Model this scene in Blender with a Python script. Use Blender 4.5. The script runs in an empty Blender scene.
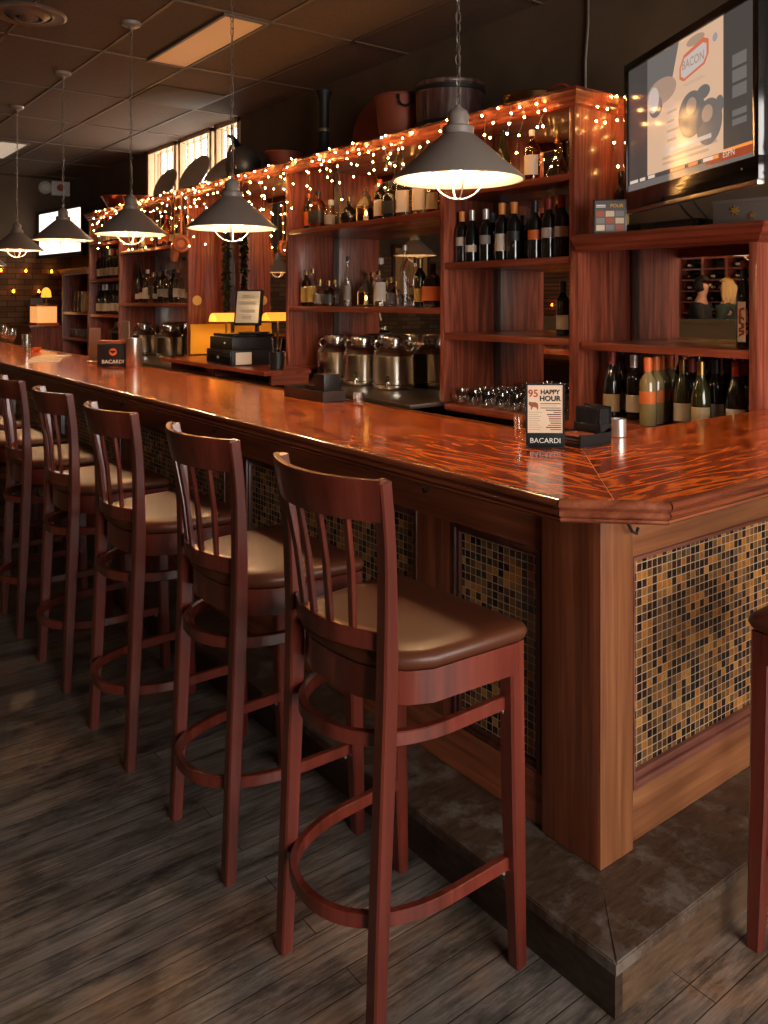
import bpy, bmesh, math, random
from math import sin, cos, pi, radians as R
from mathutils import Vector, Matrix
random.seed(7)
S = bpy.context.scene
C = S.collection

# ------------------------------------------------------------------ camera, world, exposure
HC = 1.5
CX, CY = -1.636, -1.283
YAW = math.atan2(.6073, .7945)
cd = bpy.data.cameras.new('camera'); cam = bpy.data.objects.new('camera', cd); C.objects.link(cam)
cam.location = (CX, CY, HC); cam.rotation_euler = (R(90), 0, -YAW)
cd.sensor_fit = 'HORIZONTAL'; cd.sensor_width = 36; cd.lens = 827/768*36
cd.shift_y = -(512-301)/768; cd.clip_start = .05; cd.clip_end = 60
S.camera = cam
S.view_settings.view_transform = 'Standard'; S.view_settings.look = 'None'
S.view_settings.gamma = 1; S.view_settings.use_curve_mapping = False
S.view_settings.exposure = 0.12
W = bpy.data.worlds.new('world'); S.world = W; W.use_nodes = True
bg = W.node_tree.nodes['Background']; bg.inputs[0].default_value = (1, .93, .86, 1); bg.inputs[1].default_value = 11.5
def portal(loc, rot, sx, sy):
    l = bpy.data.lights.new('window_portal', 'AREA'); l.shape = 'RECTANGLE'; l.size = sx; l.size_y = sy
    l.cycles.is_portal = True
    o = bpy.data.objects.new('window_portal', l); C.objects.link(o); o.location = loc; o.rotation_euler = rot
portal((-.1, -4.02, 1.7), (R(90), 0, 0), 3.6, 2.4)      # front windows, light enters towards +Y
portal((1.99, 6.77, 2.87), (0, R(90), 0), .7, 2.3)          # high window in the right wall
BULB = 430.0

# ------------------------------------------------------------------ materials
def mat(name, col=(.5, .5, .5), rough=.5, metal=0, coat=0, emit=None, es=0, spec=.5):
    m = bpy.data.materials.new(name); m.use_nodes = True
    b = m.node_tree.nodes['Principled BSDF']
    b.inputs['Base Color'].default_value = (*col, 1); b.inputs['Roughness'].default_value = rough
    b.inputs['Metallic'].default_value = metal; b.inputs['Coat Weight'].default_value = coat
    b.inputs['Coat Roughness'].default_value = .12; b.inputs['Specular IOR Level'].default_value = spec
    if emit:
        b.inputs['Emission Color'].default_value = (*emit, 1); b.inputs['Emission Strength'].default_value = es
    return m
def nodes(m): return m.node_tree.nodes, m.node_tree.links, m.node_tree.nodes['Principled BSDF']
def ramp(n, stops, interp='LINEAR'):
    r = n.new('ShaderNodeValToRGB'); cr = r.color_ramp; cr.interpolation = interp
    while len(cr.elements) < len(stops): cr.elements.new(.5)
    for e, (p, c) in zip(cr.elements, stops): e.position = p; e.color = (*c, 1)
    return r
def math_n(n, l, op, a, b=None, c=None):
    x = n.new('ShaderNodeMath'); x.operation = op
    for i, v in enumerate((a, b, c)):
        if v is None: continue
        if isinstance(v, (int, float)): x.inputs[i].default_value = v
        else: l.new(v, x.inputs[i])
    return x.outputs[0]
def wood(name, stops, axis='z', freq=22, stretch=.07, rough=.35, coat=.3, distort=3.0, bump=.1, fine=.35, rg=.2):
    m = mat(name, rough=rough, coat=coat); n, l, b = nodes(m)
    tc = n.new('ShaderNodeTexCoord'); mp = n.new('ShaderNodeMapping')
    sc = {'x': (stretch, 1, 1), 'y': (1, stretch, 1), 'z': (1, 1, stretch)}[axis]
    mp.inputs['Scale'].default_value = sc
    l.new(tc.outputs['Object'], mp.inputs[0])
    n1 = n.new('ShaderNodeTexNoise'); n1.inputs['Scale'].default_value = freq*.35; n1.inputs['Detail'].default_value = 3
    n1.inputs['Distortion'].default_value = distort*rg
    l.new(mp.outputs[0], n1.inputs[0])
    rings = math_n(n, l, 'FRACT', math_n(n, l, 'MULTIPLY', n1.outputs[0], distort*2.2))
    rings = math_n(n, l, 'PINGPONG', math_n(n, l, 'MULTIPLY', rings, 2.0), 1.0)
    n2 = n.new('ShaderNodeTexNoise'); n2.inputs['Scale'].default_value = freq*6; n2.inputs['Detail'].default_value = 4
    l.new(mp.outputs[0], n2.inputs[0])
    v = math_n(n, l, 'ADD', math_n(n, l, 'MULTIPLY', rings, 1-fine), math_n(n, l, 'MULTIPLY', n2.outputs[0], fine))
    r = ramp(n, stops); l.new(v, r.inputs[0]); l.new(r.outputs[0], b.inputs['Base Color'])
    if bump:
        bp = n.new('ShaderNodeBump'); bp.inputs['Strength'].default_value = bump; bp.inputs['Distance'].default_value = .002
        l.new(v, bp.inputs['Height']); l.new(bp.outputs[0], b.inputs['Normal'])
    return m
DK, RD = (.06, .012, .006), (.20, .045, .022)
cab_st = [(.15, (.09, .018, .009)), (.5, (.23, .052, .027)), (.85, (.37, .095, .048))]
CABW = {a: wood('cabinet_wood_'+a, cab_st, a, 26, .06, .35, .25, 3, .08, .55) for a in 'xyz'}
edge_st = [(.2, (.13, .022, .010)), (.6, (.25, .05, .022)), (.9, (.34, .08, .035))]
EDGW = {a: wood('cabinet_edge_wood_'+a, edge_st, a, 20, .06, .3, .35, 2, .05, .5) for a in 'xyz'}
top_st = [(.14, (.11, .014, .004)), (.36, (.30, .040, .007)), (.56, (.62, .105, .014)), (.80, (.88, .21, .028))]
TOPW = {a: wood('bar_top_wood_'+a, top_st, a, 34, .15, .2, .6, 3.6, .06, .36, .10) for a in 'xy'}
nos_st = [(.2, (.12, .025, .010)), (.6, (.23, .062, .026)), (.9, (.32, .10, .045))]
NOSX = wood('bar_nosing_wood_short', nos_st, 'x', 20, .06, .17, .8, 2, .05, .5)
NOSW = wood('bar_nosing_wood', nos_st, 'y', 20, .06, .17, .8, 2, .05, .5)
fr_st = [(.2, (.09, .022, .010)), (.55, (.20, .054, .022)), (.9, (.33, .10, .042))]  # tone raised to stand in for warm bounce light under the counter
FRW = {a: wood('bar_front_wood_'+a, fr_st, a, 20, .04, .32, .35, 2.2, .1, .6) for a in 'xyz'}
lt_st = [(.2, (.13, .042, .017)), (.55, (.24, .088, .034)), (.9, (.36, .15, .06))]
LTW = {a: wood('bar_side_wood_'+a, lt_st, a, 18, .04, .35, .35, 2.0, .1, .62) for a in 'xyz'}
st_st = [(.2, (.070, .011, .006)), (.6, (.130, .021, .012)), (.95, (.19, .036, .021))]
STW = wood('stool_cherry_wood', st_st, 'z', 16, .06, .3, .45, 2, .05, .5)
DKW = wood('dark_stained_wood', [(.2, (.02, .008, .005)), (.8, (.07, .03, .018))], 'y', 16, .06, .45, .2, 2, .05, .5)
LEATH = mat('brown_vinyl', (.080, .022, .009), .42, coat=.05, spec=.35)
BLK = mat('black_plastic', (.012, .011, .011), .35)
BLKG = mat('black_gloss', (.008, .008, .008), .12, coat=.5)
STEEL = mat('stainless_steel', (.62, .58, .53), .2, 1)
STEELC = mat('steel_counter', (.42, .38, .33), .32, 1)
CHROME = mat('dull_zinc', (.5, .47, .42), .35, 1)
COPPER = mat('aged_copper', (.42, .13, .06), .35, 1)
COPM = mat('matte_copper', (.27, .080, .050), .55, .6)
BRASS = mat('dark_brass', (.35, .2, .07), .35, 1)
IRON = mat('black_iron', (.02, .02, .02), .5, .5)
PEWT = mat('dark_pewter', (.22, .18, .14), .42, .7)
SHADE = mat('grey_enamel_shade', (.19, .152, .128), .42, .0, coat=.2)
LINER = mat('white_enamel_liner', (.85, .80, .70), .4)
WIRE = mat('pale_cage_wire', (.72, .62, .5), .4, .3)
CHAIN = mat('chain_metal', (.20, .16, .13), .4, .8)
BULBM = mat('bulb_glow', (1, .9, .7), .4, emit=(1, .60, .30), es=BULB)
FAIRY = mat('fairy_bulb_glow', (1, .8, .5), .4, emit=(1, .46, .12), es=125)
CANDLE = mat('candle_glow', (1, .6, .2), .4, emit=(1, .50, .10), es=22)
AMBG = mat('amber_lamp_glass', (.9, .30, .03), .3, emit=(1, .38, .04), es=1.5)
GWIRE = mat('green_brown_wire', (.20, .16, .09), .6)
PAPER = mat('white_paper', (.75, .68, .58), .7)
CREAM = mat('cream_paper', (.68, .52, .36), .7)
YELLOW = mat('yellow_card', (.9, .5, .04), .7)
GREYC = mat('grey_card', (.22, .2, .19), .6)
WHITE = mat('white_plastic', (.6, .56, .5), .5)
INK = mat('dark_ink', (.02, .018, .016), .7)
REDINK = mat('red_ink', (.35, .05, .02), .7)
WHINK = mat('white_ink', (.8, .78, .72), .6)
ORANGE = mat('orange_foil', (.72, .13, .02), .45)
ORANGEL = mat('bright_orange_foil', (.8, .27, .04), .45)
REDF = mat('red_foil', (.32, .03, .02), .45)
SILV = mat('silver_foil', (.6, .57, .53), .35, .6)
BLKF = mat('black_foil', (.02, .018, .02), .4)
GREYF = mat('grey_foil', (.12, .12, .13), .4)
SKIN = mat('skin', (.5, .26, .17), .55)
JACKET = mat('black_cloth', (.015, .014, .016), .8)
TEAL = mat('dark_green_cloth', (.03, .05, .04), .8)
BLOND = mat('blonde_hair', (.6, .38, .15), .5)
HAIR = mat('dark_hair', (.02, .013, .01), .5)
GREEN = mat('dark_garland_green', (.025, .035, .012), .7)
MIRR = mat('mirror', (.80, .76, .70), .01, 1)
LEATHER = mat('orange_leather', (.42, .12, .03), .5)
DECAL = mat('yellow_sticker', (.75, .5, .14), .6)
REDW = mat('red_painted_wood', (.28, .03, .015), .5)
OLIVEW = mat('booth_olive_wood', (.19, .12, .05), .5)
COIL = mat('grout_pale', (.45, .38, .3), .8)

def glass(name, tint, refl=.12, tr=1.0):
    m = bpy.data.materials.new(name); m.use_nodes = True
    n, l = m.node_tree.nodes, m.node_tree.links
    n.remove(n['Principled BSDF']); out = n['Material Output']
    t = n.new('ShaderNodeBsdfTransparent'); t.inputs[0].default_value = (*tint, 1)
    g = n.new('ShaderNodeBsdfGlossy'); g.inputs['Roughness'].default_value = .06; g.inputs[0].default_value = (1, .95, .9, 1)
    lw = n.new('ShaderNodeLayerWeight'); lw.inputs[0].default_value = .35
    mx = n.new('ShaderNodeMixShader')
    f = math_n(n, l, 'ADD', math_n(n, l, 'MULTIPLY', lw.outputs['Facing'], .55), refl)
    l.new(f, mx.inputs[0]); l.new(t.outputs[0], mx.inputs[1]); l.new(g.outputs[0], mx.inputs[2])
    l.new(mx.outputs[0], out.inputs[0]); return m
GCLR = glass('clear_glass', (.95, .94, .92), .06)
GBRT = glass('bright_clear_glass', (.97, .96, .93), .09)
GAMB = glass('amber_glass', (.45, .17, .04), .05)
GGRN = glass('green_yellow_glass', (.42, .36, .12), .05)
GWIN = glass('window_glass', (.95, .95, .93), .03)
GPALE = mat('pale_wine_glass', (.26, .19, .085), .12, coat=.5)
GDRK = mat('dark_wine_glass', (.008, .008, .007), .09, coat=.6)
GOLV = mat('olive_wine_glass', (.03, .028, .008), .1, coat=.6)
GRED = mat('red_brown_bottle_glass', (.10, .018, .008), .1, coat=.6)

# floor: narrow worn planks that run away to the right
def floor_mat():
    m = mat('worn_grey_floorboards', rough=.42, coat=.0); n, l, b = nodes(m)
    tc = n.new('ShaderNodeTexCoord')
    br = n.new('ShaderNodeTexBrick'); br.offset = .37; br.offset_frequency = 3
    br.inputs['Scale'].default_value = 1; br.inputs['Brick Width'].default_value = 1.55; br.inputs['Row Height'].default_value = .062
    br.inputs['Mortar Size'].default_value = .0016; br.inputs['Mortar Smooth'].default_value = .3
    br.inputs['Color1'].default_value = (.125, .104, .090, 1); br.inputs['Color2'].default_value = (.185, .158, .138, 1)
    br.inputs['Mortar'].default_value = (.035, .028, .024, 1)
    l.new(tc.outputs['Object'], br.inputs[0])
    mp = n.new('ShaderNodeMapping'); mp.inputs['Scale'].default_value = (1.5, 26, 1); l.new(tc.outputs['Object'], mp.inputs[0])
    n1 = n.new('ShaderNodeTexNoise'); n1.inputs['Scale'].default_value = 3; n1.inputs['Detail'].default_value = 8; n1.inputs['Roughness'].default_value = .7
    l.new(mp.outputs[0], n1.inputs[0])
    n2 = n.new('ShaderNodeTexNoise'); n2.inputs['Scale'].default_value = 1.6; n2.inputs['Detail'].default_value = 6; n2.inputs['Roughness'].default_value = .65
    l.new(tc.outputs['Object'], n2.inputs[0])
    mpv = n.new('ShaderNodeMapping'); mpv.inputs['Scale'].default_value = (1.2, 4, 1); l.new(tc.outputs['Object'], mpv.inputs[0])
    n3 = n.new('ShaderNodeTexNoise'); n3.inputs['Scale'].default_value = 2.6; n3.inputs['Detail'].default_value = 7; n3.inputs['Roughness'].default_value = .75
    l.new(mpv.outputs[0], n3.inputs[0])
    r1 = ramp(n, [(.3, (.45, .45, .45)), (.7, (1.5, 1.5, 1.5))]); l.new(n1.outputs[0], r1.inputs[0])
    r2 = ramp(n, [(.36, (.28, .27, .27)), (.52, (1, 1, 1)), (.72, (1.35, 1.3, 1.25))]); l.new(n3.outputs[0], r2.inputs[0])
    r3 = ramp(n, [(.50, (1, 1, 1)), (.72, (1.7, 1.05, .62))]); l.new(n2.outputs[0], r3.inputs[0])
    def mul(a, c):
        x = n.new('ShaderNodeMix'); x.data_type = 'RGBA'; x.blend_type = 'MULTIPLY'; x.clamp_result = False
        x.inputs[0].default_value = 1; l.new(a, x.inputs[6]); l.new(c, x.inputs[7]); return x.outputs[2]
    c = mul(mul(mul(br.outputs[0], r1.outputs[0]), r2.outputs[0]), r3.outputs[0]); l.new(c, b.inputs['Base Color'])
    rr = ramp(n, [(.3, (.30, .3, .3)), (.7, (.6, .6, .6))]); l.new(n3.outputs[0], rr.inputs[0]); l.new(rr.outputs[0], b.inputs['Roughness'])
    bp = n.new('ShaderNodeBump'); bp.inputs['Strength'].default_value = .35; bp.inputs['Distance'].default_value = .004
    hh = math_n(n, l, 'SUBTRACT', math_n(n, l, 'MULTIPLY', n1.outputs[0], .5), br.outputs['Fac'])
    l.new(hh, bp.inputs['Height']); l.new(bp.outputs[0], b.inputs['Normal'])
    return m
def step_mat(name='worn_step_wood', base=(.055, .032, .02), grey=(.15, .125, .105), ax=(3, 12, 3), thr=.50):
    m = mat(name, rough=.38); n, l, b = nodes(m)
    tc = n.new('ShaderNodeTexCoord')
    mp = n.new('ShaderNodeMapping'); mp.inputs['Scale'].default_value = ax; l.new(tc.outputs['Object'], mp.inputs[0])
    n1 = n.new('ShaderNodeTexNoise'); n1.inputs['Scale'].default_value = 5; n1.inputs['Detail'].default_value = 8; n1.inputs['Roughness'].default_value = .7; l.new(mp.outputs[0], n1.inputs[0])
    n2 = n.new('ShaderNodeTexNoise'); n2.inputs['Scale'].default_value = 7; n2.inputs['Detail'].default_value = 9; n2.inputs['Roughness'].default_value = .72; l.new(tc.outputs['Object'], n2.inputs[0])
    r1 = ramp(n, [(.3, tuple(x*.45 for x in base)), (.7, tuple(x*1.7 for x in base))]); l.new(n1.outputs[0], r1.inputs[0])
    r2 = ramp(n, [(thr, (0, 0, 0)), (thr+.12, (.8, .8, .8))]); l.new(n2.outputs[0], r2.inputs[0])
    x = n.new('ShaderNodeMix'); x.data_type = 'RGBA'; l.new(r2.outputs[0], x.inputs[0]); l.new(r1.outputs[0], x.inputs[6]); x.inputs[7].default_value = (*grey, 1)
    l.new(x.outputs[2], b.inputs['Base Color'])
    bp = n.new('ShaderNodeBump'); bp.inputs['Strength'].default_value = .4; bp.inputs['Distance'].default_value = .003
    l.new(n2.outputs[0], bp.inputs['Height']); l.new(bp.outputs[0], b.inputs['Normal'])
    return m
STEPT = step_mat(); STEPR = step_mat('step_riser_shaded_wood', (.035, .02, .013), (.10, .08, .06), (4, 4, 14), .6)  # long riser darkened to carry the shade on that side
STEPS = step_mat('step_riser_lit_wood', (.075, .043, .024), (.13, .10, .08), (2, 2, 14), .58)  # short riser: same wood, with the light on that side put into its colour

def tile_mat(name, horiz):
    m = mat(name, rough=.14, coat=.3); n, l, b = nodes(m); P = .0222
    tc = n.new('ShaderNodeTexCoord'); sp = n.new('ShaderNodeSeparateXYZ'); l.new(tc.outputs['Object'], sp.inputs[0])
    U = math_n(n, l, 'DIVIDE', sp.outputs[horiz], P); V = math_n(n, l, 'DIVIDE', sp.outputs['Z'], P)
    cu, cv = math_n(n, l, 'FLOOR', U), math_n(n, l, 'FLOOR', V)
    fu, fv = math_n(n, l, 'FRACT', U), math_n(n, l, 'FRACT', V)
    eu = math_n(n, l, 'ABSOLUTE', math_n(n, l, 'SUBTRACT', fu, .5)); ev = math_n(n, l, 'ABSOLUTE', math_n(n, l, 'SUBTRACT', fv, .5))
    e = math_n(n, l, 'MAXIMUM', eu, ev); g = math_n(n, l, 'GREATER_THAN', e, .445)
    cb = n.new('ShaderNodeCombineXYZ'); l.new(cu, cb.inputs[0]); l.new(cv, cb.inputs[1])
    wn = n.new('ShaderNodeTexWhiteNoise'); wn.noise_dimensions = '2D'; l.new(cb.outputs[0], wn.inputs['Vector'])
    r = ramp(n, [(0, (.014, .007, .005)), (.20, (.045, .016, .008)), (.36, (.09, .038, .014)), (.5, (.16, .072, .020)),
                 (.64, (.25, .098, .022)), (.76, (.36, .135, .022)), (.87, (.13, .07, .03)), (.94, (.42, .19, .04))], 'CONSTANT')
    l.new(wn.outputs[0], r.inputs[0])
    n2 = n.new('ShaderNodeTexNoise'); n2.inputs['Scale'].default_value = 260; l.new(tc.outputs['Object'], n2.inputs[0])
    r2 = ramp(n, [(.3, (.6, .6, .6)), (.7, (1.3, 1.3, 1.3))]); l.new(n2.outputs[0], r2.inputs[0])
    x0 = n.new('ShaderNodeMix'); x0.data_type = 'RGBA'; x0.blend_type = 'MULTIPLY'; x0.inputs[0].default_value = 1
    l.new(r.outputs[0], x0.inputs[6]); l.new(r2.outputs[0], x0.inputs[7])
    x = n.new('ShaderNodeMix'); x.data_type = 'RGBA'; l.new(g, x.inputs[0]); l.new(x0.outputs[2], x.inputs[6]); x.inputs[7].default_value = (.36, .27, .18, 1)
    l.new(x.outputs[2], b.inputs['Base Color'])
    rr = math_n(n, l, 'ADD', .14, math_n(n, l, 'MULTIPLY', g, .6)); l.new(rr, b.inputs['Roughness'])
    bp = n.new('ShaderNodeBump'); bp.inputs['Strength'].default_value = .5; bp.inputs['Distance'].default_value = .001; bp.invert = True
    l.new(g, bp.inputs['Height']); l.new(bp.outputs[0], b.inputs['Normal'])
    return m
TILEY = tile_mat('mosaic_tile_long', 'Y'); TILEX = tile_mat('mosaic_tile_short', 'X')
def noisy(name, c1, c2, sc=4, rough=.8, bump=.2):
    m = mat(name, rough=rough); n, l, b = nodes(m); tc = n.new('ShaderNodeTexCoord')
    t = n.new('ShaderNodeTexNoise'); t.inputs['Scale'].default_value = sc; t.inputs['Detail'].default_value = 7; l.new(tc.outputs['Object'], t.inputs[0])
    r = ramp(n, [(.3, c1), (.7, c2)]); l.new(t.outputs[0], r.inputs[0]); l.new(r.outputs[0], b.inputs['Base Color'])
    bp = n.new('ShaderNodeBump'); bp.inputs['Strength'].default_value = bump; bp.inputs['Distance'].default_value = .01
    l.new(t.outputs[0], bp.inputs['Height']); l.new(bp.outputs[0], b.inputs['Normal']); return m
WALLM = noisy('brown_plaster', (.075, .045, .024), (.11, .068, .036), 3)
CEILM = noisy('brown_ceiling_tile', (.075, .046, .027), (.105, .065, .038), 60, .85, .1)
LENS = mat('ceiling_light_lens', (.42, .25, .13), .5)
TBAR = mat('ceiling_grid_metal', (.11, .07, .044), .5)
def brick_mat():
    m = mat('brown_brick', rough=.85); n, l, b = nodes(m); tc = n.new('ShaderNodeTexCoord')
    sp = n.new('ShaderNodeSeparateXYZ'); l.new(tc.outputs['Object'], sp.inputs[0])
    cb = n.new('ShaderNodeCombineXYZ'); l.new(math_n(n, l, 'ADD', sp.outputs[0], sp.outputs[1]), cb.inputs[0]); l.new(sp.outputs[2], cb.inputs[1])
    br = n.new('ShaderNodeTexBrick'); l.new(cb.outputs[0], br.inputs[0]); br.inputs['Scale'].default_value = 1
    br.inputs['Brick Width'].default_value = .22; br.inputs['Row Height'].default_value = .075; br.inputs['Mortar Size'].default_value = .006
    br.inputs['Color1'].default_value = (.10, .045, .018, 1); br.inputs['Color2'].default_value = (.19, .10, .04, 1); br.inputs['Mortar'].default_value = (.05, .032, .018, 1)
    l.new(br.outputs[0], b.inputs['Base Color'])
    bp = n.new('ShaderNodeBump'); bp.inputs['Strength'].default_value = .6; bp.inputs['Distance'].default_value = .01; bp.invert = True
    l.new(br.outputs['Fac'], bp.inputs['Height']); l.new(bp.outputs[0], b.inputs['Normal']); return m
BRICK = brick_mat()

# ------------------------------------------------------------------ mesh helpers
def box(bm, x0, x1, y0, y1, z0, z1, bev=0):
    g = bmesh.ops.create_cube(bm, size=1)['verts']
    bmesh.ops.scale(bm, vec=(abs(x1-x0), abs(y1-y0), abs(z1-z0)), verts=g)
    bmesh.ops.translate(bm, vec=((x0+x1)/2, (y0+y1)/2, (z0+z1)/2), verts=g)
    if bev:
        es = list({e for v in g for e in v.link_edges})
        bmesh.ops.bevel(bm, geom=es, offset=bev, segments=2, affect='EDGES', profile=.6)
    return g
def lathe(bm, prof, seg=20, c=(0, 0, 0), rot=None, sx=1, sy=1, sq=0):
    rings = []
    for (r, z) in prof:
        ring = []
        for k in range(seg):
            a = 2*pi*(k+.5)/seg; ca, sa = cos(a), sin(a)
            rr = r
            if sq: rr = r*min(1/max(abs(ca), abs(sa)), 1.18)
            v = Vector((rr*ca*sx, rr*sa*sy, z))
            if rot: v = rot @ v
            ring.append(bm.verts.new(v+Vector(c)))
        rings.append(ring)
    for a, b in zip(rings, rings[1:]):
        for k in range(seg):
            bm.faces.new((a[k], a[(k+1) % seg], b[(k+1) % seg], b[k]))
    if prof[0] != prof[-1]:
        if prof[0][0] > 1e-5: bm.faces.new(rings[0][::-1])
        if prof[-1][0] > 1e-5: bm.faces.new(rings[-1])
    bmesh.ops.remove_doubles(bm, verts=[v for r_ in rings for v in r_], dist=1e-6)
def tube(bm, pts, r, seg=8, closed=False, w=None, up=Vector((0, 0, 1)), cap=True):
    """round tube of radius r, or a rectangular bar w=(side, upwards) when w is given"""
    P = [Vector(p) for p in pts]; n = len(P); rings = []
    for i in range(n):
        if closed: t = P[(i+1) % n]-P[i-1]
        else: t = P[min(i+1, n-1)]-P[max(i-1, 0)]
        t.normalize(); u = up
        if abs(t.dot(u)) > .95: u = Vector((1, 0, 0)) if abs(t.x) < .9 else Vector((0, 1, 0))
        s = t.cross(u).normalized(); q = s.cross(t).normalized()
        if w:
            a, b = (w[i] if isinstance(w, list) else w); a /= 2; b /= 2; k = min(a, b)*.25
            off = [(a, b-k), (a-k, b), (-a+k, b), (-a, b-k), (-a, -b+k), (-a+k, -b), (a-k, -b), (a, -b+k)]
        else:
            rr = r[i] if isinstance(r, (list, tuple)) else r
            off = [(rr*cos(2*pi*k/seg), rr*sin(2*pi*k/seg)) for k in range(seg)]
        rings.append([bm.verts.new(P[i]+s*x+q*y) for x, y in off])
    m = len(rings[0])
    for i in range(n if closed else n-1):
        a, b = rings[i], rings[(i+1) % n]
        for k in range(m): bm.faces.new((a[k], a[(k+1) % m], b[(k+1) % m], b[k]))
    if not closed and cap: bm.faces.new(rings[0][::-1]); bm.faces.new(rings[-1])
def prism(bm, poly, z0, z1, M=None, bev=0):
    a = [bm.verts.new((x, y, z0)) for x, y in poly]; b = [bm.verts.new((x, y, z1)) for x, y in poly]
    n = len(poly); fs = []
    for k in range(n): fs.append(bm.faces.new((a[k], a[(k+1) % n], b[(k+1) % n], b[k])))
    fs.append(bm.faces.new(a[::-1])); fs.append(bm.faces.new(b))
    if bev: bmesh.ops.bevel(bm, geom=list({e for f in fs[-2:] for e in f.edges}), offset=bev, segments=3, affect='EDGES')
    if M: bmesh.ops.transform(bm, matrix=M, verts=a+b)
def profile_sweep(bm, path, prof, closed=False):
    """path: 2-D points; prof: closed loop of (outward offset, z); outward = right-hand side of travel"""
    n = len(path); rings = []
    for i in range(n):
        p = Vector(path[i])
        def nrm(a, b): d = (Vector(b)-Vector(a)).normalized(); return Vector((d.y, -d.x))
        if closed: n1, n2 = nrm(path[i-1], path[i]), nrm(path[i], path[(i+1) % n])
        else:
            n1 = nrm(path[max(i-1, 0)], path[max(i, 1)]); n2 = nrm(path[min(i, n-2)], path[min(i+1, n-1)])
        m = (n1+n2); m = m/ (m.dot(n1)) if m.length > 1e-6 else n1
        rings.append([bm.verts.new((p.x+m.x*o, p.y+m.y*o, z)) for o, z in prof])
    k = len(prof)
    for i in range(n if closed else n-1):
        a, b = rings[i], rings[(i+1) % n]
        for j in range(k): bm.faces.new((a[j], b[j], b[(j+1) % k], a[(j+1) % k]))
    if not closed: bm.faces.new(rings[0]); bm.faces.new(rings[-1][::-1])
def to_mesh(bm, name, m, smooth=True, ang=35):
    bmesh.ops.recalc_face_normals(bm, faces=bm.faces)
    me = bpy.data.meshes.new(name); bm.to_mesh(me); bm.free()
    for x in (m if isinstance(m, (list, tuple)) else [m]): me.materials.append(x)
    if smooth:
        for p in me.polygons: p.use_smooth = True
        me.set_sharp_from_angle(angle=R(ang))
    return me
def link(me, name, parent=None, loc=(0, 0, 0), rot=(0, 0, 0), scale=None):
    o = bpy.data.objects.new(name, me); C.objects.link(o); o.parent = parent
    o.location = loc; o.rotation_euler = rot
    if scale: o.scale = scale
    return o
def part(name, build, m, parent=None, loc=(0, 0, 0), rot=(0, 0, 0), smooth=True, ang=35):
    bm = bmesh.new(); build(bm); return link(to_mesh(bm, name, m, smooth, ang), name, parent, loc, rot)
def bx(name, dims, m, parent=None, bev=0, **k): return part(name, lambda b: box(b, *dims, bev), m, parent, **k)
def tag(o, label, cat, group=None):
    o['label'] = label; o['category'] = cat
    if group: o['group'] = group
    return o
def thing(name, label, cat, loc=(0, 0, 0), rz=0, group=None):
    o = bpy.data.objects.new(name, None); C.objects.link(o); o.empty_display_size = .05
    o.location = loc; o.rotation_euler = (0, 0, rz); return tag(o, label, cat, group)
def struct(name, build, m, parent=None):
    o = part(name, build, m, parent); o['kind'] = 'structure'; return o
def kids(o): return [c for c in bpy.data.objects if c.parent == o]
def dup(root, loc, rz, label, group=None, skip=()):
    ch = kids(root); r = root.copy(); C.objects.link(r); r.location = loc; r.rotation_euler = (0, 0, rz); r['label'] = label
    if group: r['group'] = group
    for c in ch:
        d = c.copy(); C.objects.link(d); d.parent = r
        for g in kids(c): e = g.copy(); C.objects.link(e); e.parent = d
    return r
def text_mesh(s, size, m, name, parent, loc, rot, align='CENTER', ext=.0004, sx=1, bold=0):
    cu = bpy.data.curves.new(name, 'FONT'); cu.body = s; cu.size = size; cu.align_x = align; cu.extrude = ext; cu.offset = bold; cu.resolution_u = 3
    t = bpy.data.objects.new('tmp_text', cu); C.objects.link(t); bpy.context.view_layer.update()
    me = bpy.data.meshes.new_from_object(t.evaluated_get(bpy.context.evaluated_depsgraph_get()))
    bpy.data.objects.remove(t); me.materials.clear(); me.materials.append(m); me.name = name
    return link(me, name, parent, loc, rot, (sx, 1, 1))
def yat(px, X): u = (px-384)/827; D = (X+1.636)/(.6073+.7945*u); return CY+D*(.7945-.6073*u)

# ------------------------------------------------------------------ the room
ZC, XW, YE, XL, YF = 3.21, 1.97, 10.8, -5.4, -4.0
struct('floor', lambda b: box(b, XL, XW+.2, YF, YE, -.08, 0), floor_mat())
struct('ceiling', lambda b: box(b, XL, XW+.2, YF, YE, ZC, ZC+.1), CEILM)
def grid(b):
    y = 4.38-1.22*7
    while y < YE: box(b, XL, XW, y-.010, y+.010, ZC-.006, ZC); y += 1.22
    x = .885-.615*10
    while x < XW: box(b, x-.010, x+.010, YF, YE, ZC-.006, ZC); x += .615
struct('trim_1', grid, TBAR)
WY0, WY1, WZ0 = 5.63, 7.90, 2.45
def wr(b):
    box(b, XW, XW+.16, YF, WY0, 0, ZC); box(b, XW, XW+.16, WY1, YE, 0, ZC); box(b, XW, XW+.16, WY0, WY1, 0, WZ0)
struct('wall_right', wr, WALLM)
struct('wall_back', lambda b: box(b, XL, XW, YE, YE+.15, 0, ZC), WALLM)
struct('wall_back_brick', lambda b: box(b, XL, XW, YE-.04, YE, 0, 2.35), BRICK)
struct('wall_left', lambda b: box(b, XL-.15, XL, YF, YE, 0, ZC), WALLM)
FX0, FX1, FZ0, FZ1 = -1.9, 1.7, .5, 2.9
def wf(b):
    box(b, XL, FX0, YF-.15, YF, 0, ZC); box(b, FX1, XW, YF-.15, YF, 0, ZC)
    box(b, FX0, FX1, YF-.15, YF, 0, FZ0); box(b, FX0, FX1, YF-.15, YF, FZ1, ZC)
struct('wall_front', wf, WALLM)
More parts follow.
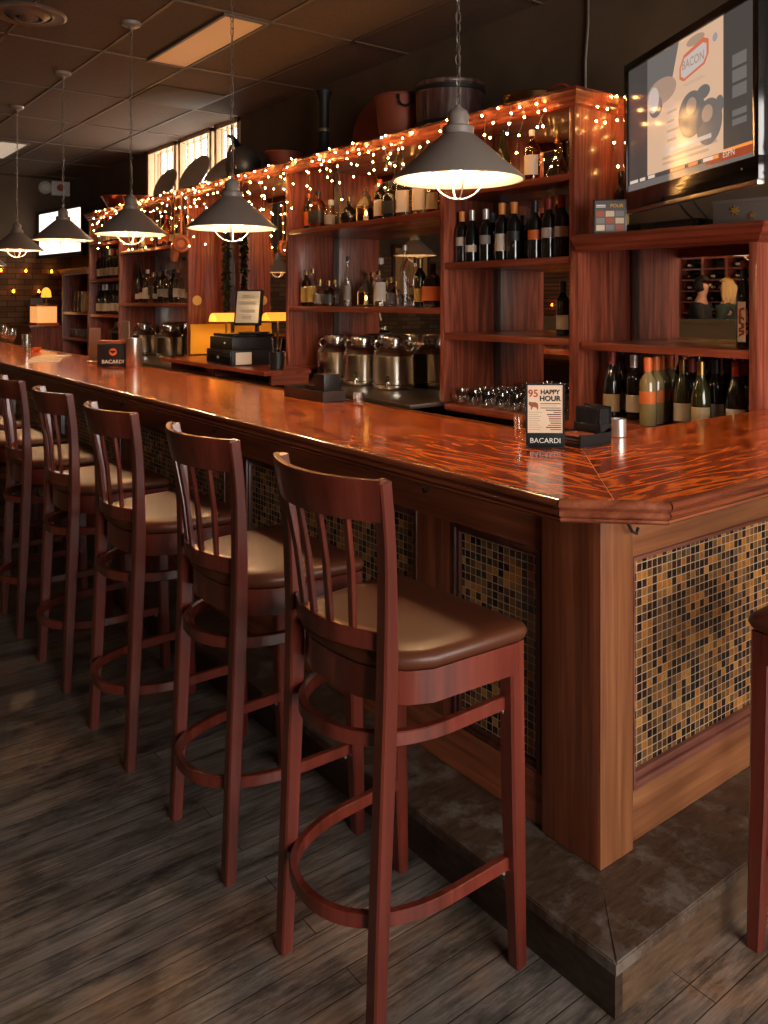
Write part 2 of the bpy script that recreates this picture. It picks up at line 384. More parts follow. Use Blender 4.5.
def fwin(b):
    for x in (FX0, FX0+1.18, FX0+2.36, FX1-.06): box(b, x, x+.06, YF-.12, YF-.04, FZ0, FZ1)
    for z in (FZ0, FZ1-.06): box(b, FX0, FX1, YF-.12, YF-.04, z, z+.06)
struct('window_4', fwin, DKW)
# three high panes in the right wall, with reeded glass strips between pale wood mullions
PALEW = mat('pale_window_wood', (.50, .33, .18), .5)
for i, (a, b_) in enumerate([(5.63, 6.16), (6.22, 7.02), (7.08, 7.90)]):
    w = struct('window_%d' % (i+1), lambda b: [box(b, XW-.01, XW+.06, a, a+.05, WZ0, ZC), box(b, XW-.01, XW+.06, b_-.05, b_, WZ0, ZC),
               box(b, XW-.01, XW+.06, a, b_, WZ0, WZ0+.05), box(b, XW-.01, XW+.06, a, b_, ZC-.04, ZC)]
               + [box(b, XW+.02, XW+.045, a+(b_-a)*k/5-.008, a+(b_-a)*k/5+.008, WZ0, ZC) for k in (1, 2, 3, 4)], PALEW)
    g = bx('glazing', (XW+.06, XW+.064, a, b_, WZ0, ZC), GWIN, w); g['kind'] = 'structure'

# fluorescent ceiling fixtures, air vent
def fixture(x0, x1, y0, y1, label, m=LENS):
    t = thing('ceiling_light', label, 'ceiling light', ((x0+x1)/2, (y0+y1)/2, ZC)); w, h = (x1-x0)/2, (y1-y0)/2
    part('frame', lambda b: [box(b, -w, w, -h, -h+.02, -.02, -.001), box(b, -w, w, h-.02, h, -.02, -.001), box(b, -w, -w+.02, -h+.02, h-.02, -.02, -.001), box(b, w-.02, w, -h+.02, h-.02, -.02, -.001)], TBAR, t)
    part('diffuser', lambda b: box(b, -w+.02, w-.02, -h+.02, h-.02, -.012, -.001), m, t)
fixture(.58, .885, 3.17, 4.38, 'long rectangular recessed ceiling light with glowing tan lens above the bar', mat('tan_lens', (.5, .3, .15), .5, emit=(1, .45, .16), es=.16))
fixture(.45, .76, 8.15, 9.32, 'far ceiling light panel with pale lens at the left edge of the photo', mat('pale_lens', (.5, .4, .3), .5, emit=(1, .8, .6), es=.35))
t = thing('air_vent', 'round dark ceiling air vent with concentric rings', 'air vent', (-.33, 3.9, ZC))
part('outer_ring', lambda b: lathe(b, [(.13, -.001), (.21, -.001), (.215, -.012), (.20, -.02), (.15, -.012), (.13, -.02), (.13, -.001)], 40), PEWT, t)
part('inner_cone', lambda b: lathe(b, [(.10, -.012), (.125, -.008), (.10, -.03), (.075, -.035), (.075, -.02), (.10, -.012)], 40), PEWT, t)
part('center_cap', lambda b: lathe(b, [(.0, -.012), (.05, -.015), (.055, -.03), (.02, -.045), (0, -.045)], 24), PEWT, t)
tag(bx('return_grille', (.90, 1.485, 4.97, 5.59, ZC-.012, ZC-.001), mat('dark_grille', (.05, .035, .022), .7), None, .003), 'square dark ceiling grille panel beyond the tan light', 'ceiling grille')
t = thing('exit_light', 'white emergency light with round head, high on the far wall', 'emergency light', (1.74, YE, 2.98))
bx('housing', (-.05, .2, -.09, 0, 0, .2), WHITE, t, .01)
part('lamp_head', lambda b: lathe(b, [(0, 0), (.09, 0), (.09, .05), (.05, .09), (0, .09)], 20, (-.13, -.03, .1), Matrix.Rotation(R(90), 3, 'X')), WHITE, t)
part('lens', lambda b: lathe(b, [(0, 0), (.05, 0), (.05, .02), (0, .02)], 16, (.07, -.09, .11), Matrix.Rotation(R(90), 3, 'X')), REDF, t)
tag(part('wall_conduit', lambda b: tube(b, [(XW-.012, 1.62, 2.35), (XW-.012, 1.62, 2.8), (XW-.014, 1.60, 3.0), (XW-.012, 1.60, ZC)], .009), CHAIN), 'thin grey cable running up the brown wall beside the television', 'cable')

# ------------------------------------------------------------------ the bar: step, front, top
t = thing('bar_step', 'worn dark wooden step platform running around the base of the bar', 'step', (0, 0, 0))
def tread(poly): return lambda b: prism(b, poly, .098, .127, bev=.003)
part('tread', tread([(-.215, -.215), (0, 0), (.02, .02), (.02, 8.8), (-.215, 8.8)]), STEPT, t)['label'] = 'long step board with grey scuffs'
part('tread', tread([(-.215, -.215), (1.965, -.215), (1.965, .02), (.02, .02), (0, 0)]), STEPT, t)
bx('riser', (-.205, -.18, -.205, 8.8, 0, .098), STEPR, t)
bx('riser', (-.18, 1.965, -.205, -.18, 0, .098), STEPS, t)

t = thing('bar_counter', 'dark wood panelled bar front inset with brown and amber mosaic tile', 'bar', (0, 0, 0))
Z0, Z1 = .128, 1.018
bx('backing_board', (.035, .08, .04, 8.8, Z0, Z1), DKW, t)
bx('backing_board', (.08, 1.965, .035, .08, Z0, Z1), DKW, t)
part('corner_post', lambda b: box(b, -.014, .035, -.014, .168, Z0, Z1, .003), FRW['z'], t)['label'] = 'dark corner board'
part('corner_post', lambda b: box(b, -.013, .115, -.018, -.0142, Z0, Z1, .001), LTW['z'], t)['label'] = 'lighter brown corner board facing the short side'
bx('end_block', (.035, .115, -.0142, .035, Z0, Z1), FRW['z'], t)
PZ0, PZ1 = .262, .85
pan = [(.183, .524), (.688, 1.805), (1.995, 3.11), (3.28, 4.39), (4.56, 5.68), (5.85, 6.96), (7.13, 8.3)]
bx('top_rail', (0, .035, .168, 8.8, PZ1, Z1), FRW['y'], t, .002)
bx('bottom_rail', (0, .035, .168, 8.8, Z0, PZ0), FRW['y'], t, .002)
prev = .168
for a, b_ in pan+[(8.8, 9)]:
    if a-prev > .002: bx('stile', (0, .035, prev, a, PZ0, PZ1), FRW['z'], t)
    prev = b_
def mould(b, u0, u1, axis, w=.022, d=.012, wb=None):
    wb = wb or w
    # frame moulding around a tile panel, stepping in towards the tile
    for k, (ww, dd) in enumerate(((w*.5, d), (w, d*.35))):
        i = 0 if k == 0 else w*.5
        for (p, q, r_, s) in ((u0+i, u0+ww, PZ0+i, PZ1-i), (u1-ww, u1-i, PZ0+i, PZ1-i), (u0+ww, u1-ww, PZ0+(0 if k == 0 else wb*.5), PZ0+(wb*.5 if k == 0 else wb)), (u0+ww, u1-ww, PZ1-ww, PZ1-i)):
            if axis == 'y': box(b, -dd+.008, .034, p, q, r_, s, .0015)
            else: box(b, p, q, -dd+.008, .034, r_, s, .0015)
MOULD = wood('dark_moulding_wood', [(.2, (.035, .010, .008)), (.8, (.10, .03, .02))], 'z', 20, .06, .3, .3, 2, .05, .5)
MOULDR = wood('red_moulding_wood', [(.2, (.10, .028, .02)), (.8, (.22, .08, .055))], 'x', 20, .06, .3, .3, 2, .05, .5)
for a, b_ in pan:
    part('panel_moulding', lambda b: mould(b, a, b_, 'y'), MOULD, t)
    bx('tile_panel', (.016, .034, a+.022, b_-.022, PZ0+.022, PZ1-.022), TILEY, t)
# short side
bx('top_rail', (.115, 1.965, 0, .034, PZ1, Z1), LTW['x'], t, .002)
bx('bottom_rail', (.115, 1.965, 0, .034, Z0, PZ0), LTW['x'], t, .002)
SX0, SX1 = .135, 1.35
bx('stile', (.115, SX0, 0, .034, PZ0, PZ1), LTW['z'], t); bx('stile', (SX1, 1.965, 0, .034, PZ0, PZ1), LTW['z'], t)
part('panel_moulding', lambda b: mould(b, SX0, SX1, 'x', .014, .014, .036), MOULDR, t)
bx('tile_panel', (SX0+.014, SX1-.014, .016, .034, PZ0+.036, PZ1-.014), TILEX, t)

ZT = 1.07; A, B = (-.235, -.085), (-.073, -.24)
t = thing('bar_worktop', 'long glossy red orange wood bar top with moulded edge and clipped corner', 'bar top', (0, 0, ZT))
mi = (-.154, -.163)
part('long_board', lambda b: prism(b, [mi, A, (-.235, 8.9), (.404, 8.9), (.404, .402)][::-1], -.030, 0), TOPW['y'], t)
part('short_board', lambda b: prism(b, [mi, (.404, .402), (1.965, .402), (1.965, -.24), B][::-1], -.030, 0), TOPW['x'], t)
prof = [(0, 0), (.003, 0), (.010, -.002), (.0145, -.006), (.016, -.011), (.0145, -.016), (.010, -.020), (.002, -.0215), (.002, -.0235), (.008, -.0245), (.0115, -.029), (.0115, -.034), (.008, -.0385), (-.001, -.0395), (-.001, -.0415), (.004, -.0425), (.005, -.047), (.001, -.052), (-.02, -.053), (-.02, -.0305), (0, -.0305)]
prof = [(o, z) for o, z in prof]
part('edge_nosing', lambda b: profile_sweep(b, [(-.235, 8.9), A], prof), NOSW, t, ang=50)
part('edge_nosing', lambda b: profile_sweep(b, [B, (1.965, -.24)], prof), NOSX, t, ang=50)
def clip_edge(b):
    # clipped corner piece, mitred to both runs
    full = bmesh.new(); profile_sweep(full, [(-.235, 1.0), A, B, (1.0, -.24)], prof)
    fs = [f for f in full.faces if len(f.verts) == 4 and all(v.co.y < .2 for v in f.verts) and all(v.co.x < .2 for v in f.verts)]
    for f in fs: b.faces.new([b.verts.new(v.co) for v in f.verts])
    full.free(); bmesh.ops.remove_doubles(b, verts=b.verts, dist=1e-5)
part('edge_nosing', clip_edge, NOSX, t, ang=50)
part('under_board', lambda b: prism(b, [(-.20, -.07), (-.20, 8.85), (.38, 8.85), (.38, .38), (1.965, .38), (1.965, -.205), (-.06, -.205)][::-1], -.0515, -.0305), NOSW, t)
part('miter_line', lambda b: tube(b, [(mi[0], mi[1], .0002), (.404, .402, .0002)], .0008, 4), mat('wood_filler', (.55, .25, .08), .5), t)
bx('back_lip', (.404, .416, .402, 8.9, -.03, .004), BRASS, t)
for i, (x, y, lb) in enumerate([(-.06, -.03, 'black hook under the clipped corner of the bar'), (-.022, .62, 'black hook under the bar beside the nearest stool'),
                  (-.022, 2.05, 'black hook under the bar behind the second stool'), (-.022, 3.2, 'black hook under the bar by the fourth stool')]):
    d = -1
    P = [(0, y-.012, .955), (-.012, y-.012, .950), (-.022, y-.008, .930), (-.024, y+.006, .922), (-.022, y+.016, .932)] if i else [(.075, -.017, .960), (.075, -.030, .955), (.078, -.042, .935), (.092, -.045, .928), (.102, -.042, .940)]
    tag(part('bag_hook', lambda b: tube(b, P, .004, 8), IRON), lb, 'hook')

# ------------------------------------------------------------------ bar stools
def ringpts(z, hb=.190, back=-.247, front=.165, n=26):
    pts = [(front, -hb-.004, z)]
    for k in range(n+1):
        a = -pi/2 - pi*k/n; e = 2/2.3
        x = .02+ (abs(cos(a))**e)*(back-.02); y = hb*(abs(sin(a))**e)*(1 if sin(a) > 0 else -1)
        pts.append((x, y, z))
    pts.append((front, hb+.004, z)); return pts
def smooth_pts(P, n=6):
    P = [Vector(p) for p in P]; out = []
    for i in range(len(P)-1):
        p0, p1, p2, p3 = P[max(i-1, 0)], P[i], P[i+1], P[min(i+2, len(P)-1)]
        for k in range(n):
            t_ = k/n; out.append(.5*((2*p1)+(p2-p0)*t_+(2*p0-5*p1+4*p2-p3)*t_*t_+(3*p1-p0-3*p2+p3)*t_**3))
    out.append(P[-1]); return out
def seat_outline(o=0, n=10):
    # clockwise from the front right corner, a straight front and a rounded back
    fx, hw = .188+o, .228+o; P = []
    def arc(cx, cy, r, a0, a1, m):
        for k in range(m+1):
            a = a0+(a1-a0)*k/m; P.append((cx+r*cos(a), cy+r*sin(a)))
    arc(fx-.03, hw-.03, .03, 0, pi/2, 5)
    for k in range(1, n):
        a = pi/2+pi*k/n; e = 2/2.5
        P.append((-.0+(.190+o)*-(abs(cos(a))**e), (hw-.012)*(abs(sin(a))**e)*(1 if sin(a) > 0 else -1)))
    arc(fx-.03, -hw+.03, .03, -pi/2, 0, 5)
    return P
def arc_rail(z, xe, bulge, hy, n=14):
    return [(xe-bulge*(1-(y/hy)**2), y, z) for y in [hy*(1-2*k/n) for k in range(n+1)]]
def make_stool(label, group):
    t = thing('bar_stool', label, 'bar stool', group=group)
    # cushion: crowned vinyl pad
    def cushion(b):
        o = [(seat_outline(-.004), .742), (seat_outline(.006), .750), (seat_outline(.010), .762), (seat_outline(.006), .774), (seat_outline(-.012), .781), (seat_outline(-.05), .785)]
        rings = [[b.verts.new((x, y, z)) for x, y in pts] for pts, z in o]
        for a, c in zip(rings, rings[1:]):
            for k in range(len(a)): b.faces.new((a[k], a[(k+1) % len(a)], c[(k+1) % len(a)], c[k]))
        b.faces.new(rings[-1]); b.faces.new(rings[0][::-1])
    part('seat', cushion, LEATH, t, ang=60)
    def apron(b):
        po, pi_ = seat_outline(-.002), seat_outline(-.022)
        R4 = [[b.verts.new((x, y, z)) for x, y in p] for p, z in ((po, .741), (po, .672), (pi_, .672), (pi_, .741))]
        for i in range(4):
            a, c = R4[i], R4[(i+1) % 4]
            for k in range(len(a)): b.faces.new((a[k], a[(k+1) % len(a)], c[(k+1) % len(a)], c[k]))
    part('seat_frame', apron, STW, t)
    bx('corner_block', (-.10, .12, -.16, .16, .700, .741), DKW, t)
    for s in (-1, 1):
        part('front_leg', lambda b: tube(b, [(.186, s*.203, 0), (.172, s*.203, .35), (.166, s*.203, .672), (.166, s*.203, .741)], 0, w=[(.031, .032), (.042, .042), (.043, .044), (.043, .044)], up=Vector((1, 0, 0))), STW, t)
        pts = smooth_pts([(-.200, s*.168, 0), (-.186, s*.167, .30), (-.172, s*.168, .62), (-.170, s*.171, .80), (-.178, s*.178, 1.0), (-.198, s*.187, 1.142)], 5)
        n = len(pts)
        part('rear_leg', lambda b: tube(b, pts, 0, w=[(.033, .030+.009*sin(pi*min(1, k/(n*.75)))) for k in range(n)], up=Vector((1, 0, 0))), STW, t)
    part('footrest_ring', lambda b: tube(b, ringpts(.238), 0, w=(.019, .030)), STW, t)['label'] = 'lower bent wood ring'
    part('footrest_ring', lambda b: tube(b, ringpts(.600, .188, -.222), 0, w=(.019, .030)), STW, t)['label'] = 'upper bent wood ring'
    # top rail: tall curved board, slightly leaning back
    def top_rail(b):
        n = 16; rows = []
        for (z, off, th) in ((1.060, 0, .018), (1.067, 0, .021), (1.138, -.016, .021), (1.146, -.017, .015)):
            f, k = [], []
            for p in arc_rail(z, -.186+off, .062, .198, n):
                f.append(b.verts.new((p[0]+th/2, p[1], p[2]))); k.append(b.verts.new((p[0]-th/2, p[1], p[2])))
            rows.append((f, k))
        for (f1, k1), (f2, k2) in zip(rows, rows[1:]):
            for i in range(n):
                b.faces.new((f1[i], f1[i+1], f2[i+1], f2[i])); b.faces.new((k1[i+1], k1[i], k2[i], k2[i+1]))
            for i in (0, n): b.faces.new((f1[i], f2[i], k2[i], k1[i]))
        for (f, k) in (rows[0], rows[-1]):
            for i in range(n): b.faces.new((f[i], k[i], k[i+1], f[i+1]))
    part('top_rail', top_rail, STW, t, ang=50)
    part('lower_rail', lambda b: tube(b, arc_rail(.806, -.156, .056, .168), 0, w=(.022, .040)), STW, t)
    for q in (-1.5, -.5, .5, 1.5):
        y1, y0 = q*.074, q*.060
        x1 = -.186-.062*(1-(y1/.198)**2); x0 = -.156-.056*(1-(y0/.168)**2)
        part('slat', lambda b: tube(b, [(x0, y0, .822), ((x0+x1)/2+.004, (y0+y1)/2, .95), (x1, y1, 1.066)], 0, w=(.017, .011), up=Vector((1, 0, 0))), STW, t)
    for s in (-1, 1):
        for z in (.238, .60, .705):
            part('screw_bracket', lambda b: tube(b, [(.146, s*.192, z-.006), (.150, s*.194, z-.024)], .005, 6), CHROME, t)
    return t
G = 'wooden bar stools along the bar'
s0 = make_stool('nearest full bar stool with slatted back, closest to the bar corner', G)
s0.location = (-.452, .217, 0); s0.rotation_euler.z = R(2)
for x, y, r, lb in [(-.458, .826, 0, 'second bar stool from the corner, between the nearest stool and the third'),
                 (-.478, 1.487, 1, 'third bar stool from the corner with slatted back and tan lit seat'),
                 (-.475, 2.155, 0, 'fourth bar stool from the corner, partly behind the third'),
                 (-.480, 2.80, -2, 'fifth bar stool from the corner, at the left edge of the photo'),
                 (-.480, 3.45, 0, 'sixth bar stool, only its lit seat showing behind the fifth'),
                 (-.480, 4.10, 1, 'farthest bar stool, a sliver of seat behind the sixth')]:
    dup(s0, (x, y, 0), R(r), lb)
dup(s0, (.425, -.460, 0), R(92), 'dark bar stool cut off by the right edge, in front of the short tiled side')

# ------------------------------------------------------------------ pendant lamps over the bar
def make_pendant(label, drop):
    t = thing('pendant_lamp', label, 'pendant lamp', group='cone pendant lamps above the bar')
    zr = -drop
    part('shade', lambda b: lathe(b, [(.2165, zr-.004), (.219, zr), (.2165, zr+.004), (.060, zr+.143), (.050, zr+.148), (.048, zr+.143), (.208, zr+.006), (.2125, zr-.003), (.2165, zr-.004)], 48), SHADE, t)
    part('shade_liner', lambda b: lathe(b, [(.2120, zr-.0035), (.2060, zr+.003), (.0475, zr+.138), (.002, zr+.139), (.002, zr+.134), (.045, zr+.134), (.2050, zr-.001), (.2120, zr-.0035)], 48), LINER, t)
    part('socket_collar', lambda b: lathe(b, [(.047, zr+.146), (.052, zr+.150), (.052, zr+.170), (.047, zr+.176), (.036, zr+.177), (.036, zr+.212), (.030, zr+.226), (.014, zr+.236), (.008, zr+.246), (0, zr+.246)], 28), SHADE, t)
    part('bulb', lambda b: lathe(b, [(.012, zr+.132), (.014, zr+.105), (.026, zr+.080), (.033, zr+.058), (.030, zr+.036), (.018, zr+.024), (0, zr+.020)], 20), BULBM, t)
    def cage(b):
        for a in (-YAW+.12, pi/2-YAW+.12):
            P = [(.088*cos(th)*cos(a), .088*cos(th)*sin(a), zr+.02-.085*sin(th)) for th in [pi*k/18 for k in range(19)]]
            P = [(.088*cos(a), .088*sin(a), zr+.095)]+P+[(-.088*cos(a), -.088*sin(a), zr+.095)]
            tube(b, P, .0026, 6)
        tube(b, [(.088*cos(2*pi*k/24), .088*sin(2*pi*k/24), zr+.02) for k in range(24)], .0022, 6, True)
    part('wire_cage', cage, WIRE, t)
    def chain(b):
        z = zr+.240; k = 0
        while z < -.045:
            L = min(.040, -.03-z+.01); a = pi/2*(k % 2)+.35*sin(k*1.3)
            P = [(.0085*cos(th)*cos(a), .0085*cos(th)*sin(a), z+.019+.020*sin(th)) for th in [2*pi*q/12 for q in range(12)]]
            tube(b, P, .0019, 5, True); z += .0345; k += 1
        tube(b, [(.006*sin(q*.9), .006*cos(q*.9), zr+.24+(drop-.27)*q/24) for q in range(25)], .0022, 5)
    part('chain', chain, CHAIN, t)
    part('ceiling_plate', lambda b: lathe(b, [(0, -.046), (.010, -.042), (.02, -.028), (.055, -.020), (.062, -.001), (0, -.001)], 28), SHADE, t)
    return t
PX = .214
for y, zr, lb in [(.735, 1.90, 'nearest grey cone pendant lamp, hanging before the wine shelf'),
               (2.35, 1.854, 'second grey cone pendant lamp, hanging before the register panel'),
               (3.694, 1.911, 'third cone pendant lamp, hanging before the far liquor shelves'),
               (5.092, 1.956, 'fourth cone pendant lamp, hanging before the white far screen'),
               (6.444, 1.948, 'fifth cone pendant lamp, left of the white far screen'),
               (7.80, 1.863, 'sixth cone pendant lamp, only its rim at the left edge')]:
    p = make_pendant(lb, ZC-zr); p.location = (PX, y, ZC)

p = make_pendant('unseen cone pendant lamp added to light the short side of the bar', 1.25); p.location = (1.45, -1.45, ZC)  # out-of-view lamp, added for the warm light on the tiled short side
# ------------------------------------------------------------------ back bar shelving
XC, XM = 1.50, 1.92
TH = .034
def crown_prof(z): return [(-.02, z), (.055, z), (.055, z-.014), (.045, z-.024), (.040, z-.040), (.022, z-.052), (.018, z-.066), (.006, z-.074), (0, z-.078), (-.02, z-.078)]
def bay(name, label, y0, y1, zt, shelves, zb=0, crown=True, both=False, mirror=True, ret=False):
    t = thing(name, label, 'shelving', (0, 0, 0), group=None)
    h = TH/2
    bx('side_panel', (XC, XM+.02, y0-h, y0+h, zb, zt-.03), CABW['z'], t, .002)
    if both: bx('side_panel', (XC, XM+.02, y1-h, y1+h, zb, zt-.03), CABW['z'], t, .002)
    for z in shelves:
        bx('shelf', (XC+.004, XM-.002, y0+h, y1-h, z-.034, z), EDGW['y'], t, .002)
    e0 = y0-h
    e1 = y1+h if both else y1-h
    bx('top_board', (XC, XM+.02, e0, e1, zt-.03, zt-.002), EDGW['y'], t, .002)
    if crown:
        path = [(XC, e1), (XC, e0)]
        if ret: path.append((XM+.02, e0))
        part('crown', lambda b: profile_sweep(b, path, crown_prof(zt)), EDGW['y'], t)
    if mirror: bx('mirror', (XM, XM+.02, y0+h, y1-h, max(zb, .9), zt-.03), MIRR, t)
    for (a, c) in ((y0+h, y0+h+.014), (y1-h-.014, y1-h)):
        bx('batten', (XM-.024, XM, a, c, max(zb, .93), zt-.03), MOULD, t)
    return t
bays = [
 bay('wine_shelving', 'tall wine shelving bay with glasses below, just left of the television', 1.33, 2.274, 2.515, [2.12, 1.717, 1.317, .915], ret=True),
 bay('bottle_shelving', 'wide shelving bay above the steel canisters behind the bar', 2.274, 3.998, 2.515, [2.02, 1.46], zb=.9215),
 bay('register_alcove', 'wood panelled alcove behind the cash register, under the fairy lights', 3.998, 5.741, 2.515, [], zb=1.0215),
 bay('bottle_shelving', 'far liquor shelving bay left of the register alcove', 5.741, 7.51, 2.515, [2.03, 1.48], zb=.9215),
 bay('wine_shelving', 'narrow far wine shelving bay beside the white screen', 7.51, 8.51, 2.515, [2.16, 1.75, 1.35], both=True),
]
bay('low_shelving', 'low glassware shelving at the far left end of the back bar', 8.51+TH, 9.56, 1.90, [1.366, 1.048], crown=True, both=True)
t = bay('television_shelving', 'open shelving bay under the television, bottles on its lowest shelf', .424, 1.33-TH-.001, 1.81, [1.303, .945], both=False)
bx('side_panel', (XC+.001, XM+.02, 1.33-TH/2-.0185, 1.33-TH/2-.0015, 0, 1.778), CABW['z'], t)
for o in kids(t):
    if o.name.startswith('crown'): bpy.data.objects.remove(o)
part('crown', lambda b: profile_sweep(b, [(XC, 1.33-TH-.001), (XC, .407), (XM+.02, .407)], crown_prof(1.81)), EDGW['y'], t)
# orange-lit end wall beyond the television bay
# steel work counter, base cabinets, wooden ledge
t = thing('steel_counter', 'stainless steel back counter under the canisters', 'counter', (0, 0, 0))
bx('top', (1.28, XM-.03, 2.295, 7.488, .895, .92), STEELC, t, .003); bx('apron', (1.285, 1.30, 2.32, 7.48, .84, .895), STEELC, t)
t = thing('base_cabinet', 'dark wooden base cabinet under the steel counter', 'cabinet', (0, 0, 0))
bx('body', (1.33, 1.49, 2.33, 7.47, .1, .838), DKW, t)
for k in range(5): bx('door', (1.305, 1.33, 2.35+k*1.02, 3.33+k*1.02, .14, .82), FRW['z'], t, .003)
t = thing('register_ledge', 'red brown wooden ledge under the cash register', 'ledge', (0, 0, 0))
part('top', lambda b: prism(b, [(1.12, 3.66), (1.495, 3.66), (1.495, 3.975), (XM-.03, 3.975), (XM-.03, 5.46), (1.12, 5.46)], .99, 1.02, bev=.003), EDGW['y'], t)
for y in (3.70, 4.56, 5.38): bx('bracket', (1.20, XC, y, y+.03, .92, .99), EDGW['x'], t)

# ------------------------------------------------------------------ bottles
LC = {}
SHAPES = {
 'bordeaux': ([(.026, 0), (.036, .003), (.0375, .02), (.0375, .185), (.034, .205), (.020, .225), (.0145, .24), (.0140, .295), (.016, .296), (.016, .303)], (.035, .115), .300, 0),
 'burgundy': ([(.030, 0), (.040, .003), (.0415, .02), (.0415, .140), (.036, .175), (.024, .215), (.0155, .245), (.0145, .295), (.016, .303)], (.03, .11), .303, 0),
 'spirit': ([(.032, 0), (.040, .004), (.0415, .02), (.0415, .170), (.036, .192), (.018, .208), (.0135, .222), (.0135, .268), (.016, .27)], (.035, .14), .275, 0),
 'square': ([(.028, 0), (.034, .004), (.036, .015), (.036, .165), (.030, .185), (.016, .198), (.0135, .21), (.0135, .25)], (.03, .14), .26, 1),
 'slim': ([(.024, 0), (.031, .004), (.032, .02), (.032, .215), (.027, .245), (.016, .275), (.0125, .30), (.0125, .355)], (.05, .16), .37, 0),
 'round': ([(.03, 0), (.050, .012), (.064, .045), (.066, .068), (.058, .098), (.034, .122), (.018, .135), (.0150, .15), (.0150, .19)], None, .20, 0),
 'flask': ([(.034, 0), (.046, .004), (.050, .02), (.054, .10), (.050, .15), (.032, .182), (.016, .195), (.0145, .235)], (.04, .12), .25, 1),
 'squat': ([(.034, 0), (.042, .004), (.043, .02), (.043, .095), (.034, .118), (.015, .130), (.013, .165)], (.02, .08), .175, 0),
 'decanter': ([(.05, 0), (.062, .006), (.062, .02), (.030, .12), (.016, .15), (.014, .19), (.022, .205)], None, .23, 1),
}
def bottle_mesh(kind, gm, lm, cm, lab=None):
    key = (kind, gm.name)
    prof, lb, hh, sq = SHAPES[kind]
    if key not in LC:
        b = bmesh.new(); lathe(b, prof, 20, sq=sq); LC[key] = to_mesh(b, 'glass_body', gm, ang=50)
    res = [('glass_body', LC[key])]
    if lm and lb:
        z0, z1 = lab or lb; k2 = (kind, 'label', lm.name, z0, z1)
        if k2 not in LC:
            rm = max(r for r, z in prof if z <= z1+.02); b = bmesh.new(); n = 14
            def rr(a): return rm*(min(1/max(abs(cos(a)), abs(sin(a))), 1.18) if sq else 1)+.0008
            va = [[b.verts.new((rr(a)*cos(a), rr(a)*sin(a), z)) for a in [pi-1.15+2.3*k/n for k in range(n+1)]] for z in (z0, z1)]
            for k in range(n): b.faces.new((va[0][k], va[0][k+1], va[1][k+1], va[1][k]))
            LC[k2] = to_mesh(b, 'paper_label', lm)
        res.append(('paper_label', LC[k2]))
    if cm:
        k3 = (kind, 'cap', cm.name)
        if k3 not in LC:
            r = prof[-2][0]+.0022; b = bmesh.new(); lo = hh-(.058 if kind in ('bordeaux', 'burgundy') else .03)
            lathe(b, [(r, lo), (r+.0006, hh-.012), (r+.001, hh), (r*.6, hh+.004), (0, hh+.004)], 16); LC[k3] = to_mesh(b, 'cap', cm)
        res.append(('cap', LC[k3]))
    return res
def bottle(kind, gm, lm, cm, x, y, z, label, s=1.0, group=None, rz=0, lab=None, cat='bottle', name=None):
    nm = name or ('wine_bottle' if kind in ('bordeaux', 'burgundy') else 'liquor_bottle')
    t = thing(nm, label, cat, (x, y, z+.0005), rz+R(25), group); t.scale = (s, s, s)
    for n_, me in bottle_mesh(kind, gm, lm, cm, lab): link(me, n_, t)
    return t
LABW, LABC, LABG = mat('white_label', (.55, .48, .40), .6), mat('tan_label', (.45, .33, .17), .6), mat('grey_label', (.25, .22, .2), .6)
LABR, LABO, LABY, LABB = mat('red_label', (.4, .06, .03), .6), mat('orange_label', (.7, .15, .02), .6), mat('yellow_label', (.62, .38, .08), .6), mat('black_label', (.02, .02, .02), .5)
GW = 'wine bottles on the shelf left of the television'
Zs = 1.717
WL = [(460, 'bordeaux', GDRK, LABW, ORANGEL, .98, 'dark wine bottle with orange capsule and white label, first from left in the wine bay'),
      (472, 'burgundy', GDRK, LABW, SILV, .97, 'dark wine bottle with silver capsule and low white label, second in the wine bay'),
      (486, 'bordeaux', GDRK, LABG, SILV, .97, 'dark wine bottle with tree label and grey capsule, third in the wine bay'),
      (502, 'bordeaux', GDRK, LABW, ORANGEL, 1.04, 'tall wine bottle with bright orange capsule and tall white label'),
      (514, 'bordeaux', GDRK, LABB, ORANGEL, 1.03, 'wine bottle with orange capsule and black label on the wine shelf'),
      (524, 'bordeaux', GDRK, LABB, ORANGE, 1.03, 'wine bottle with deep orange red capsule on the wine shelf'),
      (535, 'bordeaux', GDRK, LABO, BLKF, 1.0, 'wine bottle with orange painted label and black capsule on the wine shelf'),
      (549, 'bordeaux', GDRK, LABW, REDF, 1.03, 'wine bottle with dark red capsule and wide white label, second from right'),
      (562, 'bordeaux', GDRK, LABW, REDF, 1.04, 'wine bottle with dark red capsule, last at the right of the wine bay')]
for px, k, g, l_, c, s, lb in WL:
    bottle(k, g, l_, c, (1.68 if px == 524 else 1.60), min(2.213, yat(px, 1.60)), Zs, lb, s, GW, lab=((.05, .14) if 'tall white' in lb else (.06, .10) if 'low white' in lb else (.10, .15)))
for i, px in enumerate((2.16, 2.0, 1.86, 1.66, 1.50)):
    bottle('bordeaux', GDRK, LABG, (GREYF, BLKF, SILV, REDF, BLKF)[i], 1.79, px, Zs, 'dark wine bottle in the back row of the wine shelf, %s from left' % ('first', 'second', 'third', 'fourth', 'fifth')[i], .98, GW)
bottle('burgundy', GOLV, None, None, 1.66, yat(503, 1.66), 2.12, 'plain olive green wine bottle on the top shelf beside the near pendant lamp', 1.05)
bottle('spirit', GAMB, LABW, WHITE, 1.60, yat(532, 1.60), 2.12, 'amber liquor bottle with white cap and white label on the top shelf', .98)
bottle('decanter', GCLR, None, BRASS, 1.66, yat(558, 1.66), 2.12, 'clear glass decanter on the top shelf at the cabinet corner', .95)
